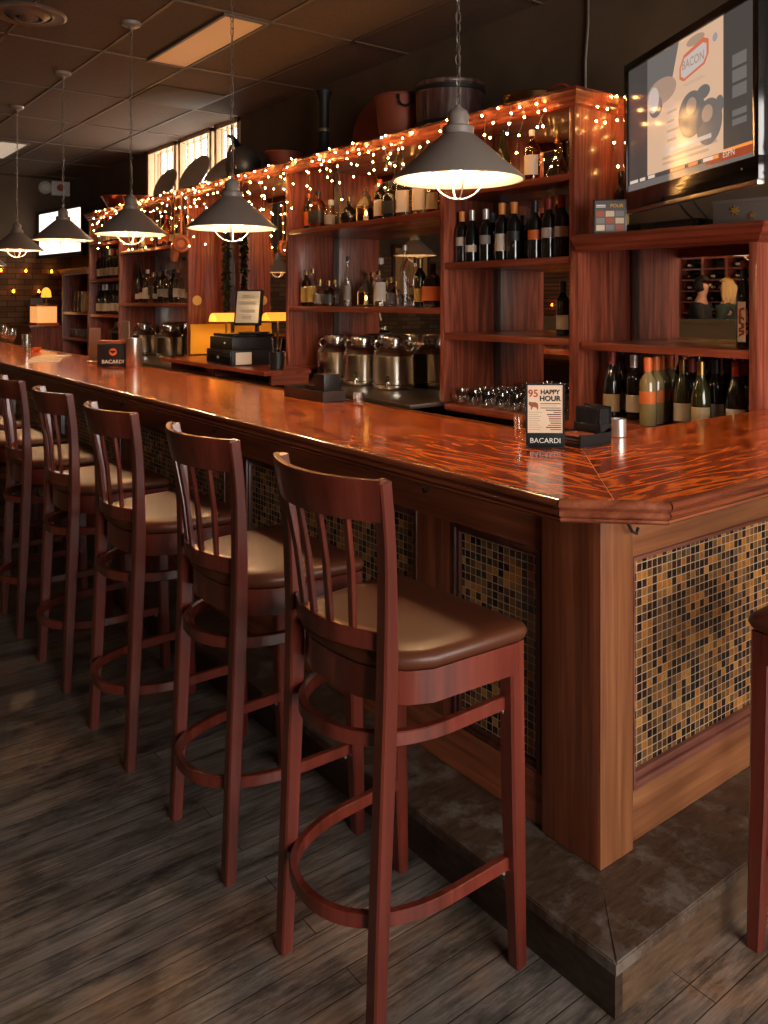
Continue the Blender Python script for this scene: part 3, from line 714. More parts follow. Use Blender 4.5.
bottle('bordeaux', GDRK, LABW, BLKF, 1.76, yat(563, 1.76), 1.317, 'lone dark wine bottle with white label on the empty middle shelf', .95)
# bay above the canisters, upper and lower shelf
GU = 'liquor bottles on the upper shelf above the canisters'
UP = [(304, 'spirit', GOLV, LABO, ORANGE, .98, 'green bottle with orange label, leftmost on the upper shelf above the canisters'),
      (318, 'flask', GRED, LABB, BLKF, 1.12, 'reddish brown flask shaped bottle on the upper shelf'),
      (331, 'squat', GCLR, LABG, WHITE, 1.12, 'small clear bottle beside the reddish flask on the upper shelf'),
      (349, 'round', GDRK, None, BRASS, .98, 'round black bottle with gold banded neck on the upper shelf'),
      (380, 'spirit', GDRK, LABW, ORANGE, 1.0, 'black bottle with cream label, right of the candle lantern on the upper shelf'),
      (391.5, 'flask', GDRK, LABB, BLKF, 1.0, 'black ornate bottle on the upper shelf, left of the pale boxes'),
      (404, 'square', GCLR, LABW, SILV, 1.25, 'clear bottle with large white label under the near pendant lamp rim'),
      (421, 'square', GCLR, LABW, BLKF, 1.25, 'second clear bottle with large white label, rightmost on the upper shelf'),
      (433, 'spirit', GAMB, LABG, BLKF, .95, 'amber bottle half hidden by the upright, end of the upper shelf')]
for px, k, g, l_, c, s, lb in UP: bottle(k, g, l_, c, 1.64, min(3.915, yat(px, 1.64)), 2.02, lb, s, GU)
GL = 'liquor bottles on the lower shelf above the canisters'
LO = [(304, 'square', GGRN, LABY, BRASS, 1.0, 'clear square bottle with gold liquor, leftmost on the lower shelf'),
      (313, 'square', GCLR, LABY, BRASS, 1.05, 'slim square bottle with gold cap, second on the lower shelf'),
      (320, 'squat', GCLR, LABG, BRASS, 1.12, 'short clear bottle with cork, third on the lower shelf'),
      (329, 'squat', GAMB, LABB, BRASS, 1.05, 'short amber bottle, fourth on the lower shelf'),
      (335, 'squat', GCLR, LABG, BRASS, 1.1, 'short clear bottle with tan stopper, fifth on the lower shelf'),
      (348, 'slim', GCLR, LABG, BLKF, .93, 'tall clear bottle with black cap, left of the lower candle lantern'),
      (381, 'spirit', GCLR, LABW, WHITE, 1.15, 'wide clear bottle with white cap and white label on the lower shelf'),
      (391, 'squat', GCLR, LABG, BRASS, 1.15, 'short clear bottle behind the white capped bottle'),
      (405, 'slim', GCLR, None, SILV, 1.05, 'tallest slender clear bottle on the lower shelf'),
      (420, 'bordeaux', GDRK, LABY, BRASS, 1.0, 'dark bottle with gold label, second from right on the lower shelf'),
      (433, 'flask', GDRK, LABO, BLKF, 1.05, 'dark ornate bottle with orange label, rightmost on the lower shelf')]
for px, k, g, l_, c, s, lb in LO:
    X = 1.62 if 'behind' not in lb and 'fifth' not in lb else 1.75
    bottle(k, g, l_, c, X, min(3.92, yat(px, X)), 1.46, lb, s, GL)
ORD = ['first', 'second', 'third', 'fourth', 'fifth', 'sixth', 'seventh', 'eighth', 'ninth', 'tenth', 'eleventh', 'twelfth', 'thirteenth']
GNAME = {GCLR: 'clear', GAMB: 'amber', GGRN: 'yellow', GDRK: 'black', GOLV: 'olive', GRED: 'reddish'}
def row(ys, z, X, where, group, kinds, glasses, labels, caps, s=(.9, 1.05), seed=1):
    rnd = random.Random(seed); y1_, y0_, n_ = ys
    for i in range(n_):
        Y = y1_+(y0_-y1_)*i/max(1, n_-1)+(rnd.uniform(-.012, .012) if n_ > 2 else 0)
        k, g = rnd.choice(kinds), rnd.choice(glasses); l_, c = rnd.choice(labels), rnd.choice(caps)
        if 'liquor' in group and rnd.random() < .25: l_ = None
        wn = 'wine bottle' if k in ('bordeaux', 'burgundy') else 'liquor bottle'
        bottle(k, g, l_, c, X, Y, z, '%s glass %s, %s from left %s' % (GNAME[g], wn, ORD[i], where), rnd.uniform(*s), group, lab=((lambda q: (q, q+rnd.uniform(.04, .09)))(rnd.uniform(.03, .07)) if 'liquor' in wn else None))
row((7.40, 5.84, 12), 2.03, 1.64, 'on the far bay upper shelf', 'liquor bottles on the far upper shelf', ['spirit', 'square', 'slim', 'bordeaux'], [GCLR, GAMB, GRED, GDRK], [LABW, LABO, LABG, LABR], [BLKF, WHITE, ORANGE, BRASS], (1.0, 1.18), seed=3)
row((7.25, 5.84, 12), 1.48, 1.62, 'on the far bay lower shelf', 'liquor bottles on the far lower shelf', ['spirit', 'square', 'slim', 'spirit'], [GCLR, GCLR, GCLR, GAMB, GDRK], [LABW, LABB, LABG, LABR, LABW], [BLKF, WHITE, BRASS, BLKF], (1.15, 1.35), seed=5)
row((8.42, 7.62, 7), 2.16, 1.62, 'on the far narrow bay top shelf', 'wine bottles in the far narrow bay', ['bordeaux'], [GDRK], [LABW, LABG], [BLKF, SILV, REDF], seed=6)
row((8.42, 7.60, 8), 1.75, 1.60, 'on the far narrow bay middle shelf', 'wine bottles in the far narrow bay', ['bordeaux'], [GDRK], [LABW, LABG, LABC], [BLKF, SILV, REDF], (1.06, 1.14), seed=8)
row((8.42, 7.60, 8), 1.35, 1.60, 'on the far narrow bay lower shelf', 'wine bottles in the far narrow bay', ['bordeaux', 'burgundy'], [GDRK], [LABW, LABC, LABW], [BLKF, SILV, WHITE], (1.04, 1.12), seed=9)
# bottles under the television
GT = 'wine bottles on the lowest shelf under the television'
TVB = [(612, 1.63, 'burgundy', GDRK, LABC, REDF, 1.03, 'dark wine bottle with red capsule and tan label, leftmost under the television'),
       (622, 1.73, 'burgundy', GDRK, LABW, BLKF, 1.03, 'dark wine bottle with black capsule, second from left under the television'),
       (634, 1.66, 'bordeaux', GDRK, LABW, SILV, 1.0, 'dark wine bottle with silver capsule, behind the orange labelled bottles'),
       (648, 1.53, 'bordeaux', GPALE, LABO, ORANGE, 1.0, 'pale wine bottle with orange capsule and orange label, front of its row'),
       (656, 1.61, 'bordeaux', GPALE, LABO, ORANGE, 1.0, 'pale wine bottle with orange label, second back in its row'),
       (663, 1.69, 'bordeaux', GPALE, LABO, ORANGE, 1.0, 'pale wine bottle with orange label, third back in its row'),
       (671, 1.77, 'bordeaux', GPALE, LABO, ORANGE, 1.0, 'pale wine bottle with orange label, rearmost of its row'),
       (683, 1.62, 'burgundy', GOLV, LABW, BRASS, .98, 'olive wine bottle with tan capsule and white label under the television'),
       (692, 1.72, 'bordeaux', GDRK, LABW, REDF, .98, 'dark wine bottle standing behind the olive bottles under the television'),
       (701, 1.56, 'burgundy', GOLV, LABC, BRASS, .98, 'olive wine bottle with low tan label under the television'),
       (716, 1.66, 'bordeaux', GDRK, LABW, BLKF, 1.0, 'dark wine bottle with white printed label, fourth from right under the television'),
       (727, 1.76, 'bordeaux', GDRK, LABG, GREYF, 1.0, 'dark wine bottle with grey label, third from right under the television'),
       (736, 1.60, 'burgundy', GDRK, LABW, REDF, 1.0, 'dark wine bottle, second from right under the television'),
       (745, 1.70, 'bordeaux', GDRK, LABG, REDF, 1.0, 'dark wine bottle against the right end upright under the television')]
for px, X, k, g, l_, c, s, lb in TVB:
    bottle(k, g, l_, c, X, yat(px, X), .945, lb, s, GT, lab=((.10, .155) if l_ is LABO else None))
for i, px in enumerate((.90, .81, .72, .62)):
    bottle('bordeaux', GDRK, None, (REDF, GREYF, BLKF, BRASS)[i], 1.85, px, .945, 'dark unlabelled wine bottle, %s from left in the back row under the television' % ORD[i], .97, GT)
# tall bottle with vertical letters on the middle shelf
cz = bottle('slim', GDRK, None, REDF, 1.60, yat(744, 1.60), 1.303, 'dark bottle with tall white label reading CZAR at the right upright', .97, rz=0)
bx('white_label', (-.0335, -.0325, -.016, .016, .03, .20), PAPER, cz, rot=(0, 0, R(-12)))
text_mesh('CZAR', .046, REDINK, 'lettering', cz, (0, 0, 0), (0, 0, 0), sx=1, bold=.0022)
for c_ in kids(cz):
    if c_.name.startswith('lettering'): c_.rotation_euler = Matrix(((0, 0, -1), (0, -1, 0), (-1, 0, 0))).to_4x4().to_euler(); c_.location = (-.0345, .016, .115)

# candle lanterns standing on the shelves
def lantern(x, y, z, label, s=1):
    t = thing('candle_lantern', label, 'lantern', (x, y, z+.001)); t.scale = (s, s, s)
    part('base', lambda b: lathe(b, [(.052, 0), (.056, .006), (.050, .016), (0, .016)], 4), BRASS, t)
    part('frame', lambda b: [tube(b, [(.040*a, .040*c, .014), (.040*a, .040*c, .10)], .004, 6) for a in (-1, 1) for c in (-1, 1)] + [tube(b, [(.04, .04, .1), (-.04, .04, .1), (-.04, -.04, .1), (.04, -.04, .1)], .004, 6, True)], BRASS, t)
    part('roof', lambda b: lathe(b, [(.062, .10), (.050, .115), (.034, .14), (.030, .155), (.034, .158), (.020, .178), (.012, .185), (0, .188)], 8), PEWT, t)
    part('ring_handle', lambda b: tube(b, [(0, .018*cos(a), .202+.018*sin(a)) for a in [2*pi*k/14 for k in range(14)]], .0022, 6, True), PEWT, t)
    part('candle', lambda b: lathe(b, [(.016, .016), (.016, .045), (0, .045)], 12), PAPER, t)
    part('flame', lambda b: lathe(b, [(0, .045), (.007, .052), (.008, .060), (.003, .074), (0, .078)], 10), CANDLE, t)
lantern(1.64, yat(366, 1.64), 2.02, 'brass candle lantern with pagoda roof on the upper shelf', 1.12)
lantern(1.66, yat(366, 1.66), 1.46, 'dark candle lantern with lit flame on the lower shelf')

# ------------------------------------------------------------------ steel canisters
def canister(x, y, z, label, s=1, rz=0):
    t = thing('steel_canister', label, 'canister', (x, y, z+.001), rz, 'stainless steel canisters on the back counter'); t.scale = (s, s, s)
    part('body', lambda b: lathe(b, [(.118, 0), (.132, .006), (.139, .02), (.139, .03), (.142, .034), (.139, .038), (.139, .215), (.142, .220), (.139, .225), (.132, .243), (.105, .265), (.078, .278), (.072, .285), (.072, .300), (0, .300)], 40), STEEL, t)
    part('lid', lambda b: lathe(b, [(.079, .298), (.083, .302), (.083, .335), (.079, .344), (.04, .352), (0, .353)], 36), STEEL, t)
    for sgn in (-1, 1):
        part('handle', lambda b: tube(b, smooth_pts([(0, sgn*.118, .255), (0, sgn*.135, .285), (0, sgn*.115, .315), (0, sgn*.083, .318)], 5), .007, 8), STEEL, t)
    sp = part('spigot', lambda b: [tube(b, [(-.135, 0, .05), (-.175, 0, .05)], .010, 10), tube(b, [(-.168, 0, .052), (-.172, 0, .02)], .009, 10)], STEEL, t)
    part('tap_lever', lambda b: tube(b, [(-.165, 0, .058), (-.165, 0, .078), (-.150, .01, .090)], .005, 8), BLK, sp)
canister(1.745, 3.03, .92, 'largest looking steel canister, right of the three below the bottle shelf', 1.0, R(35))
canister(1.735, 3.37, .92, 'middle steel canister of the three below the bottle shelf', .97, R(35))
canister(1.735, 3.70, .92, 'left steel canister of the three, spigot turned left', .97, R(35))
canister(1.70, yat(170, 1.70), .92, 'steel canister at the right of the far back counter, near the yellow card', 1.0, R(20))
canister(1.70, yat(144, 1.70), .92, 'steel canister in the middle of the far back counter', 1.0, R(20))
canister(1.70, yat(122, 1.70), .92, 'steel canister at the left of the far back counter, behind the black caddy', 1.0, R(20))

# ------------------------------------------------------------------ glassware
def lathe_mesh(name, prof, m, seg=18): b = bmesh.new(); lathe(b, prof, seg); return to_mesh(b, name, m, ang=50)
MUGM = lathe_mesh('glass_mug', [(.030, 0), (.034, .004), (.038, .03), (.040, .06), (.036, .09), (.034, .09), (.037, .06), (.034, .03), (.030, .008), (.001, .008)], GBRT)
def mug_handle(b): tube(b, smooth_pts([(0, .037, .072), (0, .060, .066), (0, .058, .035), (0, .037, .026)], 5), .004, 6)
bm_ = bmesh.new(); mug_handle(bm_); MUGH = to_mesh(bm_, 'handle', GCLR)
n = 0
for i in range(4):
    for j in range(8):
        y = 2.19-j*.106-(.05 if i % 2 else 0); x = 1.57+i*.092
        if y < 1.40: continue
        t = thing('glass_mug', 'clear glass mug in the rows on the bottom shelf of the wine bay', 'glass', (x, y, .9155), R(30+6*((i*7+j*5) % 9)), 'glass mugs on the bottom shelf of the wine bay')
        link(MUGM, 'glass_bowl', t); link(MUGH, 'handle', t)
TUMB = lathe_mesh('tumbler', [(.027, 0), (.030, .003), (.034, .085), (.032, .085), (.0285, .012), (.001, .012)], GBRT)
def tumbler(x, y, z, label, s=1, group=None, name='glass_tumbler'):
    o = link(TUMB, name, None, (x, y, z+.0005)); o.scale = (s, s, s); return tag(o, label, 'glass', group)
tumbler(.262, .490, ZT, 'short clear tumbler left of the happy hour card', .88)
tumbler(.345, 1.485, ZT, 'small clear shot glass at the back edge of the bar', .62)
for i, px in enumerate((9.46, 9.32, 9.18, 9.04, 8.90, 8.76)):
    tumbler(1.6, px, 1.048, 'clear tumbler on the low far shelf, %s from left' % ORD[i], 1.2, 'tumblers on the low far shelf')
CAR = lathe_mesh('carafe', [(.04, 0), (.046, .004), (.046, .06), (.040, .16), (.034, .22), (.040, .26), (.038, .26), (.031, .22), (.038, .16), (.043, .06), (.04, .01), (.001, .01)], GCLR)
for i, px in enumerate((9.46, 9.32, 9.18)):
    tag(link(CAR, 'glass_carafe', None, (1.62, px, 1.3665)), 'tall clear glass carafe on the low far shelf, %s from left' % ORD[i], 'carafe', 'carafes on the low far shelf')
t = thing('pitcher', 'pale ceramic pitcher on the low far shelf beside the carafes', 'pitcher', (1.62, 8.98, 1.3665))
part('body', lambda b: lathe(b, [(.045, 0), (.06, .005), (.066, .08), (.055, .16), (.045, .20), (.052, .25), (.046, .25), (.04, .2), (0, .19)], 20), mat('cream_ceramic', (.6, .42, .25), .35), t)
part('handle', lambda b: tube(b, smooth_pts([(0, -.045, .22), (0, -.09, .2), (0, -.09, .12), (0, -.06, .08)], 5), .007, 8), mat('cream_ceramic_handle', (.6, .42, .25), .35), t)
row((8.80, 8.68, 2), 1.366, 1.66, 'on the low far shelf by the pitcher', 'liquor bottles on the low far shelf', ['spirit'], [GAMB], [LABC], [BRASS], (.9, .95), seed=4)

# ------------------------------------------------------------------ television above the right bay
th = math.atan2(-.882, -.472)
TVW, TVH = 1.074, .70
t = thing('television', 'large black flat television showing an advert, angled above the right bay', 'television', (1.723, 1.185, 1.935), th)
def fr(b):
    for (a, c, d, e) in ((0, TVW, 0, .085), (0, TVW, TVH-.038, TVH), (0, .035, .085, TVH-.038), (TVW-.035, TVW, .085, TVH-.038)):
        box(b, a, c, -.012, .03, d, e, .003)
part('bezel', fr, BLKG, t)
bx('back_shell', (.03, TVW-.03, .03, .085, .04, TVH-.03), BLK, t, .01)
bx('speaker_bar', (.01, TVW-.01, -.010, .02, -.018, .0), CHROME, t, .004)
def emi(name, c, s=1.0): return mat(name, (.01, .01, .01), .15, emit=c, es=s)
SC_G, SC_T, SC_D = emi('screen_grey', (.060, .052, .047)), emi('screen_tan', (.62, .40, .26)), emi('screen_dark', (.14, .125, .115))
SC_L, SC_R, SC_W, SC_O, SC_B = emi('screen_light', (.50, .43, .39)), emi('screen_red', (.55, .14, .07)), emi('screen_white', (.66, .52, .42)), emi('screen_orange', (.85, .28, .06)), emi('screen_brown', (.36, .24, .17))
SC_M = emi('screen_mid_brown', (.44, .30, .21))
yS = -.002
sx0, sx1, sz0, sz1 = .035, TVW-.035, .085, TVH-.038; SWd, SHt = sx1-sx0, sz1-sz0
scr = part('screen', lambda b: box(b, sx0, sx1, yS, .02, sz0, sz1), SC_G, t)
def sp(name, m, u0, v0, u1, v1, layer=1):   # flat patch shown on the screen (fractions of the screen, v from the bottom)
    y = yS-.0006*layer
    return part(name, lambda b: box(b, sx0+u0*SWd, sx0+u1*SWd, y-.0003, y, sz0+v0*SHt, sz0+v1*SHt), m, scr, smooth=False)
sp('advert_panel', SC_T, .19, .09, .80, 1.0)
def poly(name, m, pts, layer):
    y = yS-.0006*layer
    def f(b):
        vs = [b.verts.new((sx0+u*SWd, y, sz0+v*SHt)) for u, v in pts]; b.faces.new(vs)
    return part(name, f, m, scr, smooth=False)
def ell(cu, cv, ru, rv, n=24, tilt=0): return [(cu+ru*cos(2*pi*k/n)*cos(tilt)-rv*sin(2*pi*k/n)*sin(tilt)*.56, cv+ru*cos(2*pi*k/n)*sin(tilt)*1.78+rv*sin(2*pi*k/n)*cos(tilt)) for k in range(n)]
poly('advert_dark_corner', SC_D, [(.19, .72), (.30, .78), (.41, .74), (.47, 1.0), (.19, 1.0)], 2)
poly('advert_bowl', SC_B, ell(.32, .70, .13, .10), 3); poly('advert_food', SC_L, ell(.25, .66, .05, .10), 4); poly('advert_bun', SC_D, ell(.27, .60, .06, .08), 3)
poly('advert_badge', SC_R, [(.475, .80), (.51, .88), (.66, .93), (.70, .90), (.70, .80), (.67, .74), (.51, .69), (.475, .72)], 3)
poly('advert_badge', SC_L, [(.488, .80), (.515, .855), (.66, .895), (.685, .875), (.685, .80), (.66, .755), (.515, .71), (.488, .735)], 4)
poly('advert_badge', SC_B, ell(.60, .945, .07, .035), 2)
text_mesh('BACON', .052, SC_B, 'advert_lettering', scr, (sx0+.585*SWd, yS-.0035, sz0+.775*SHt), (R(90), 0, 0), sx=.95, ext=0, bold=.001)
poly('advert_pan', SC_D, ell(.57, .43, .105, .165), 3); poly('advert_pan', SC_D, ell(.70, .33, .095, .16), 3)
poly('advert_pan', SC_D, ell(.66, .55, .05, .05), 3); poly('advert_pan', SC_D, ell(.775, .42, .03, .06), 3)
poly('advert_shine', SC_B, ell(.57, .49, .04, .06), 4); poly('advert_shine', SC_B, ell(.69, .39, .04, .06), 4)
poly('advert_emblem', emi('screen_blue_grey', (.30, .28, .31)), ell(.745, .885, .018, .03), 3)
for k in range(5): sp('advert_text_line', SC_M, .50+.01*k, .66-.012*k, .66+.02*(k % 3), .672-.012*k) if k < 2 else None
for k in range(9): sp('advert_text_line', SC_B if k % 2 else SC_L, .37, .54-.035*k, .43+.02*(k % 3), .558-.035*k)
sp('advert_caption', SC_L, .35, .215, .72, .245, 4); sp('advert_caption', SC_M, .33, .17, .76, .19, 2); sp('advert_caption', SC_M, .33, .13, .70, .15, 2)
sp('ticker', SC_D, 0, .0, 1, .055, 2); sp('ticker', emi('ticker_red', (.30, .05, .02)), .68, .03, 1, .085, 3); sp('ticker', SC_O, .80, .085, 1, .105, 3)
for u0, u1, m in ((.02, .10, SC_W), (.12, .17, SC_W), (.20, .26, SC_W), (.40, .52, SC_R), (.55, .62, SC_R), (.66, .73, SC_W), (.73, .77, SC_O)): sp('ticker_word', m, u0, .06, u1, .085, 4)
text_mesh('ESPN', .036, SC_W, 'ticker_lettering', scr, (sx0+.84*SWd, yS-.0035, sz0+.05*SHt), (R(90), 0, 0), ext=0)
for v0, v1 in ((.42, .50), (.52, .60), (.62, .70), (.30, .34), (.24, .28)): sp('side_caption', SC_D, .86, v0, .95, v1)
part('wall_bracket', lambda b: [tube(b, [(.5, .085, .35), (.5, .13, .35)], .02, 8)], BLK, t)
part('wall_arm', lambda b: tube(b, [(.52, .12, .33), (.30, .24, .33)], .018, 8), BLK, t)
part('bezel_lettering', lambda b: box(b, .50, .57, -.0132, -.012, .045, .055), CHROME, t)
part('power_light', lambda b: lathe(b, [(0, -.001), (.004, -.001), (.004, .001), (0, .001)], 12, (TVW-.10, -.0125, .05), Matrix.Rotation(R(90), 3, 'X')), WHITE, t)

# things on the ledge below the television
y_ = yat(655, 1.62)-.045
t = thing('media_player', 'slim black set top box under the television', 'media player', (1.71, y_, 1.8105), R(-4))
bx('body', (-.13, .13, -.21, .21, .004, .045), BLK, t, .004); bx('front_panel', (-.133, -.13, -.19, .10, .010, .038), BLKG, t)
for x, y in ((-.1, -.17), (-.1, .17), (.1, -.17), (.1, .17)): part('foot', lambda b: lathe(b, [(.012, 0), (.012, .004), (0, .004)], 10, (x, y, 0)), BLK, t)
tag(part('black_cable', lambda b: [tube(b, smooth_pts([(1.80, .90, 2.0), (1.82, .86, 1.93), (1.84, .80, 1.86), (1.85, .70, 1.822), (1.86, .6, 1.818)], 6), .005, 6), tube(b, smooth_pts([(1.84, 1.0, 2.0), (1.86, .93, 1.90), (1.87, .83, 1.83), (1.88, .7, 1.818)], 6), .005, 6)], BLK), 'black cables drooping from the television to the ledge', 'cable')
t = thing('gift_box', 'grey brown square box with gold star on the ledge, right of the black cables', 'box', (1.62, yat(752, 1.62), 1.8105), R(8))
bx('body', (-.10, .10, -.11, .12, 0, .098), mat('taupe_card', (.09, .068, .055), .6), t, .004)
bx('lid', (-.104, .104, -.114, .124, .085, .100), mat('taupe_lid', (.10, .078, .064), .6), t, .003)
def star(r): return lambda b: prism(b, [((r if k % 2 == 0 else r*.35)*cos(pi*k/7), (r if k % 2 == 0 else r*.35)*sin(pi*k/7)) for k in range(14)], 0, .003, Matrix.Translation((-.103, .03, .055)) @ Matrix.Rotation(R(-90), 4, 'Y'))
part('gold_star', star(.022), mat('gold_foil', (.8, .42, .08), .3, .8), t); part('gold_star', lambda b: prism(b, [((.016 if k % 2 == 0 else .006)*cos(pi*k/7), (.016 if k % 2 == 0 else .006)*sin(pi*k/7)) for k in range(14)], 0, .003, Matrix.Translation((-.103, -.04, .03)) @ Matrix.Rotation(R(-90), 4, 'Y')), mat('gold_foil_dull', (.6, .32, .08), .4, .8), t)
CARDR = -YAW
t = thing('framed_flyer', 'dark framed flyer with small photo grid leaning beside the television', 'flyer', (1.485, yat(610, 1.485), 1.8105), CARDR+R(-6))
bx('frame', (-.075, .075, 0, .012, 0, .155), BLK, t, .002)
bx('sheet', (-.068, .068, -.0015, 0, .006, .149), mat('dark_flyer', (.10, .08, .07), .6), t)
for i in range(3):
    for j in range(3): bx('flyer_photo', (-.062+.043*i, -.024+.043*i, -.0022, -.0015, .012+.032*j, .038+.032*j), (CREAM, GREYC, COPM)[(i+j) % 3], t)
text_mesh('POUR', .022, YELLOW, 'lettering', t, (.030, -.0025, .118), (R(90), 0, 0), ext=.0002)
for k, (z0, z1) in enumerate(((.125, .13), (.118, .122))): bx('flyer_line', (-.062, -.02, -.0022, -.0015, z0, z1), WHINK, t)
bottle('bordeaux', GDRK, LABY, BLKF, 1.80, yat(622, 1.80), 1.81, 'dark bottle standing behind the framed flyer beside the television', 1.1)

# ------------------------------------------------------------------ things on the bar
t = thing('menu_card', 'happy hour menu card in a black stand on the bar corner', 'menu card', (.216, .360, ZT+.0005), CARDR+R(-3))
w = .056
def base_frame(b):
    box(b, -w, w, -.018, .022, 0, .004, .001); box(b, -w, w, -.002, .006, .004, .042, .001)
    box(b, -w, -w+.005, -.002, .006, .042, .187, .001); box(b, w-.005, w, -.002, .006, .042, .187, .001); box(b, -w, w, -.002, .006, .182, .187, .001)
part('stand', base_frame, mat('matt_black', (.012, .011, .011), .6, spec=.2), t)
bx('clear_cover', (w+.0002, w+.004, -.002, .006, .004, .187), GCLR, t)
bx('menu_sheet', (-w+.005, w-.005, .0, .004, .042, .182), CREAM, t)
text_mesh('BACARDI', .0205, WHINK, 'lettering', t, (0, -.0025, .013), (R(90), 0, 0), sx=1.05)
F = -.0006
text_mesh('95', .030, REDINK, 'menu_lettering', t, (-.035, F, .148), (R(90), 0, 0), bold=.0006)
text_mesh('HAPPY', .0185, INK, 'menu_lettering', t, (.014, F, .156), (R(90), 0, 0), bold=.0008)
text_mesh('HOUR', .0215, INK, 'menu_lettering', t, (.014, F, .136), (R(90), 0, 0), bold=.0008)
def cow(b):
    P = [(-.049, .128), (-.046, .134), (-.040, .132), (-.028, .132), (-.021, .128), (-.020, .116), (-.0225, .108), (-.025, .116), (-.036, .118), (-.040, .110), (-.0425, .110), (-.041, .119), (-.046, .122)]
    prism(b, P, 0, .0006, Matrix(((1, 0, 0, 0), (0, 0, -1, F+.0005), (0, 1, 0, 0), (0, 0, 0, 1))))
part('cow_print', cow, mat('brown_print', (.25, .07, .03), .7), t)
rnd = random.Random(2)
for k in range(13):
    z = .128-k*.0063; m = (INK, COIL, INK)[k % 3]
    if k < 3: bx('menu_text_line', (-.014, .045-.01*(k % 2), F-.0002, .0, z-.0012, z+.0008), m, t)
    else:
        if k > 3: bx('menu_text_line', (-.048, -.048+rnd.uniform(.025, .04), F-.0002, 0, z-.001, z+.0006), mat('faint_print', (.38, .28, .2), .7), t)
        bx('menu_text_line', (.046-rnd.uniform(.02, .045), .046, F-.0002, 0, z-.0018, z+.0010), (REDINK, INK)[k % 2], t)
# napkin caddy
MBLK = mat('matt_black_plastic', (.014, .013, .013), .65, spec=.2)
t = thing('napkin_caddy', 'black napkin caddy with napkins and straws at the bar corner', 'caddy', (.365, .332, ZT+.0005), 0)
bx('tray', (-.085, .055, -.05, .05, 0, .006), MBLK, t, .001)
part('side_wall', lambda b: prism(b, [(-.085, 0), (.055, 0), (.055, .046), (.02, .034), (-.03, .030), (-.085, .034)], 0, .004, Matrix(((1, 0, 0, 0), (0, 0, -1, -.046), (0, 1, 0, 0.004), (0, 0, 0, 1)))), MBLK, t)
part('side_wall', lambda b: prism(b, [(-.085, 0), (.055, 0), (.055, .046), (.02, .034), (-.03, .030), (-.085, .034)], 0, .004, Matrix(((1, 0, 0, 0), (0, 0, -1, .05), (0, 1, 0, 0.004), (0, 0, 0, 1)))), MBLK, t)
for k in range(6): bx('napkin', (-.08, .048, -.044, .044, .006+.0045*k, .0098+.0045*k), (BLK, COPM, BLK, GREYC, BLK, COPM)[k], t, .001)
part('straw_box', lambda b: [box(b, .055, .059, -.05, .05, 0, .112, .001), box(b, .005, .009, -.05, .05, .035, .06, .001), box(b, .005, .059, .046, .05, 0, .06, .001), box(b, .005, .059, -.05, -.046, .035, .06, .001)], MBLK, t)
part('straws', lambda b: [tube(b, [(.012+.0065*k, -.044+.0068*j, .036), (.012+.0065*k, -.044+.0068*j, .104+.004*((k+j) % 2))], .0028, 6) for k in range(7) for j in range(14)], MBLK, t)['kind'] = 'stuff'
t = thing('candle_tin', 'small silver votive cup beside the napkin caddy', 'cup', (.548, .350, ZT+.0005))
part('cup', lambda b: lathe(b, [(.022, 0), (.0245, .002), (.0245, .056), (.0225, .056), (.0225, .006), (.001, .006)], 24), mat('frosted_silver', (.6, .56, .52), .3, .7), t)
part('cup_wax', lambda b: lathe(b, [(.022, .006), (.022, .03), (0, .03)], 16), PAPER, t)
# mid bar napkin box with upright black card
t = thing('bar_caddy', 'low black bar caddy on the rear edge of the bar before the canisters', 'caddy', (.33, 1.80, ZT+.0005))
bx('box', (-.055, .06, -.16, .16, 0, .004), BLK, t, .001)
part('box_walls', lambda b: [box(b, -.055, -.05, -.16, .16, .004, .045), box(b, .055, .06, -.16, .16, .004, .045), box(b, -.05, .055, -.16, -.155, .004, .045), box(b, -.05, .055, .155, .16, .004, .045), box(b, -.05, .055, 0, .004, .004, .045)], mat('brown_black_plastic', (.035, .022, .018), .4), t)
bx('napkin_stack', (-.045, .05, -.15, -.006, .005, .036), GREYC, t, .002)
bx('straw_holder', (-.03, .055, -.13, -.05, .037, .115), BLK, t, .003)
# far bar items
t = thing('napkin_holder', 'black caddy with orange bat emblem and white brand lettering, far bar', 'caddy', (.26, yat(115, .26), ZT+.0005), CARDR+R(6))
bx('body', (-.10, .10, -.06, .06, 0, .15), BLK, t, .003)
bx('tray_top', (-.095, .095, -.055, .055, .151, .172), COPM, t, .003)
text_mesh('BACARDI', .034, WHINK, 'lettering', t, (0, -.0615, .024), (R(90), 0, 0))
part('emblem_disc', lambda b: lathe(b, [(0, 0), (.024, 0), (.024, .002), (0, .002)], 20, (0, -.0605, .098), Matrix.Rotation(R(90), 3, 'X')), ORANGE, t)
part('bat_emblem', lambda b: prism(b, [(0, .006), (.005, .012), (.008, .007), (.020, .010), (.016, -.004), (.008, -.002), (0, -.012), (-.008, -.002), (-.016, -.004), (-.020, .010), (-.008, .007), (-.005, .012)], 0, .001, Matrix(((1, 0, 0, 0), (0, 0, -1, -.0632), (0, 1, 0, .098), (0, 0, 0, 1)))), BLK, t)
t = thing('drink_dispenser', 'bunch of chrome pour spouts in a black bar tray, far bar', 'bar tray', (.33, yat(134, .33), ZT+.0005))
part('glass_cylinder', lambda b: lathe(b, [(.05, 0), (.052, .003), (.052, .19), (.048, .19), (.048, .008), (.001, .008)], 24), mat('brushed_tumbler_steel', (.55, .5, .44), .3, .9), t)
bx('black_card', (-.055, -.05, -.06, .06, .19, .30), GREYC, t)
t = thing('table_sign', 'small brown card standing in a silver clip, far bar', 'sign', (.28, yat(95, .28), ZT+.0005), CARDR+R(4))
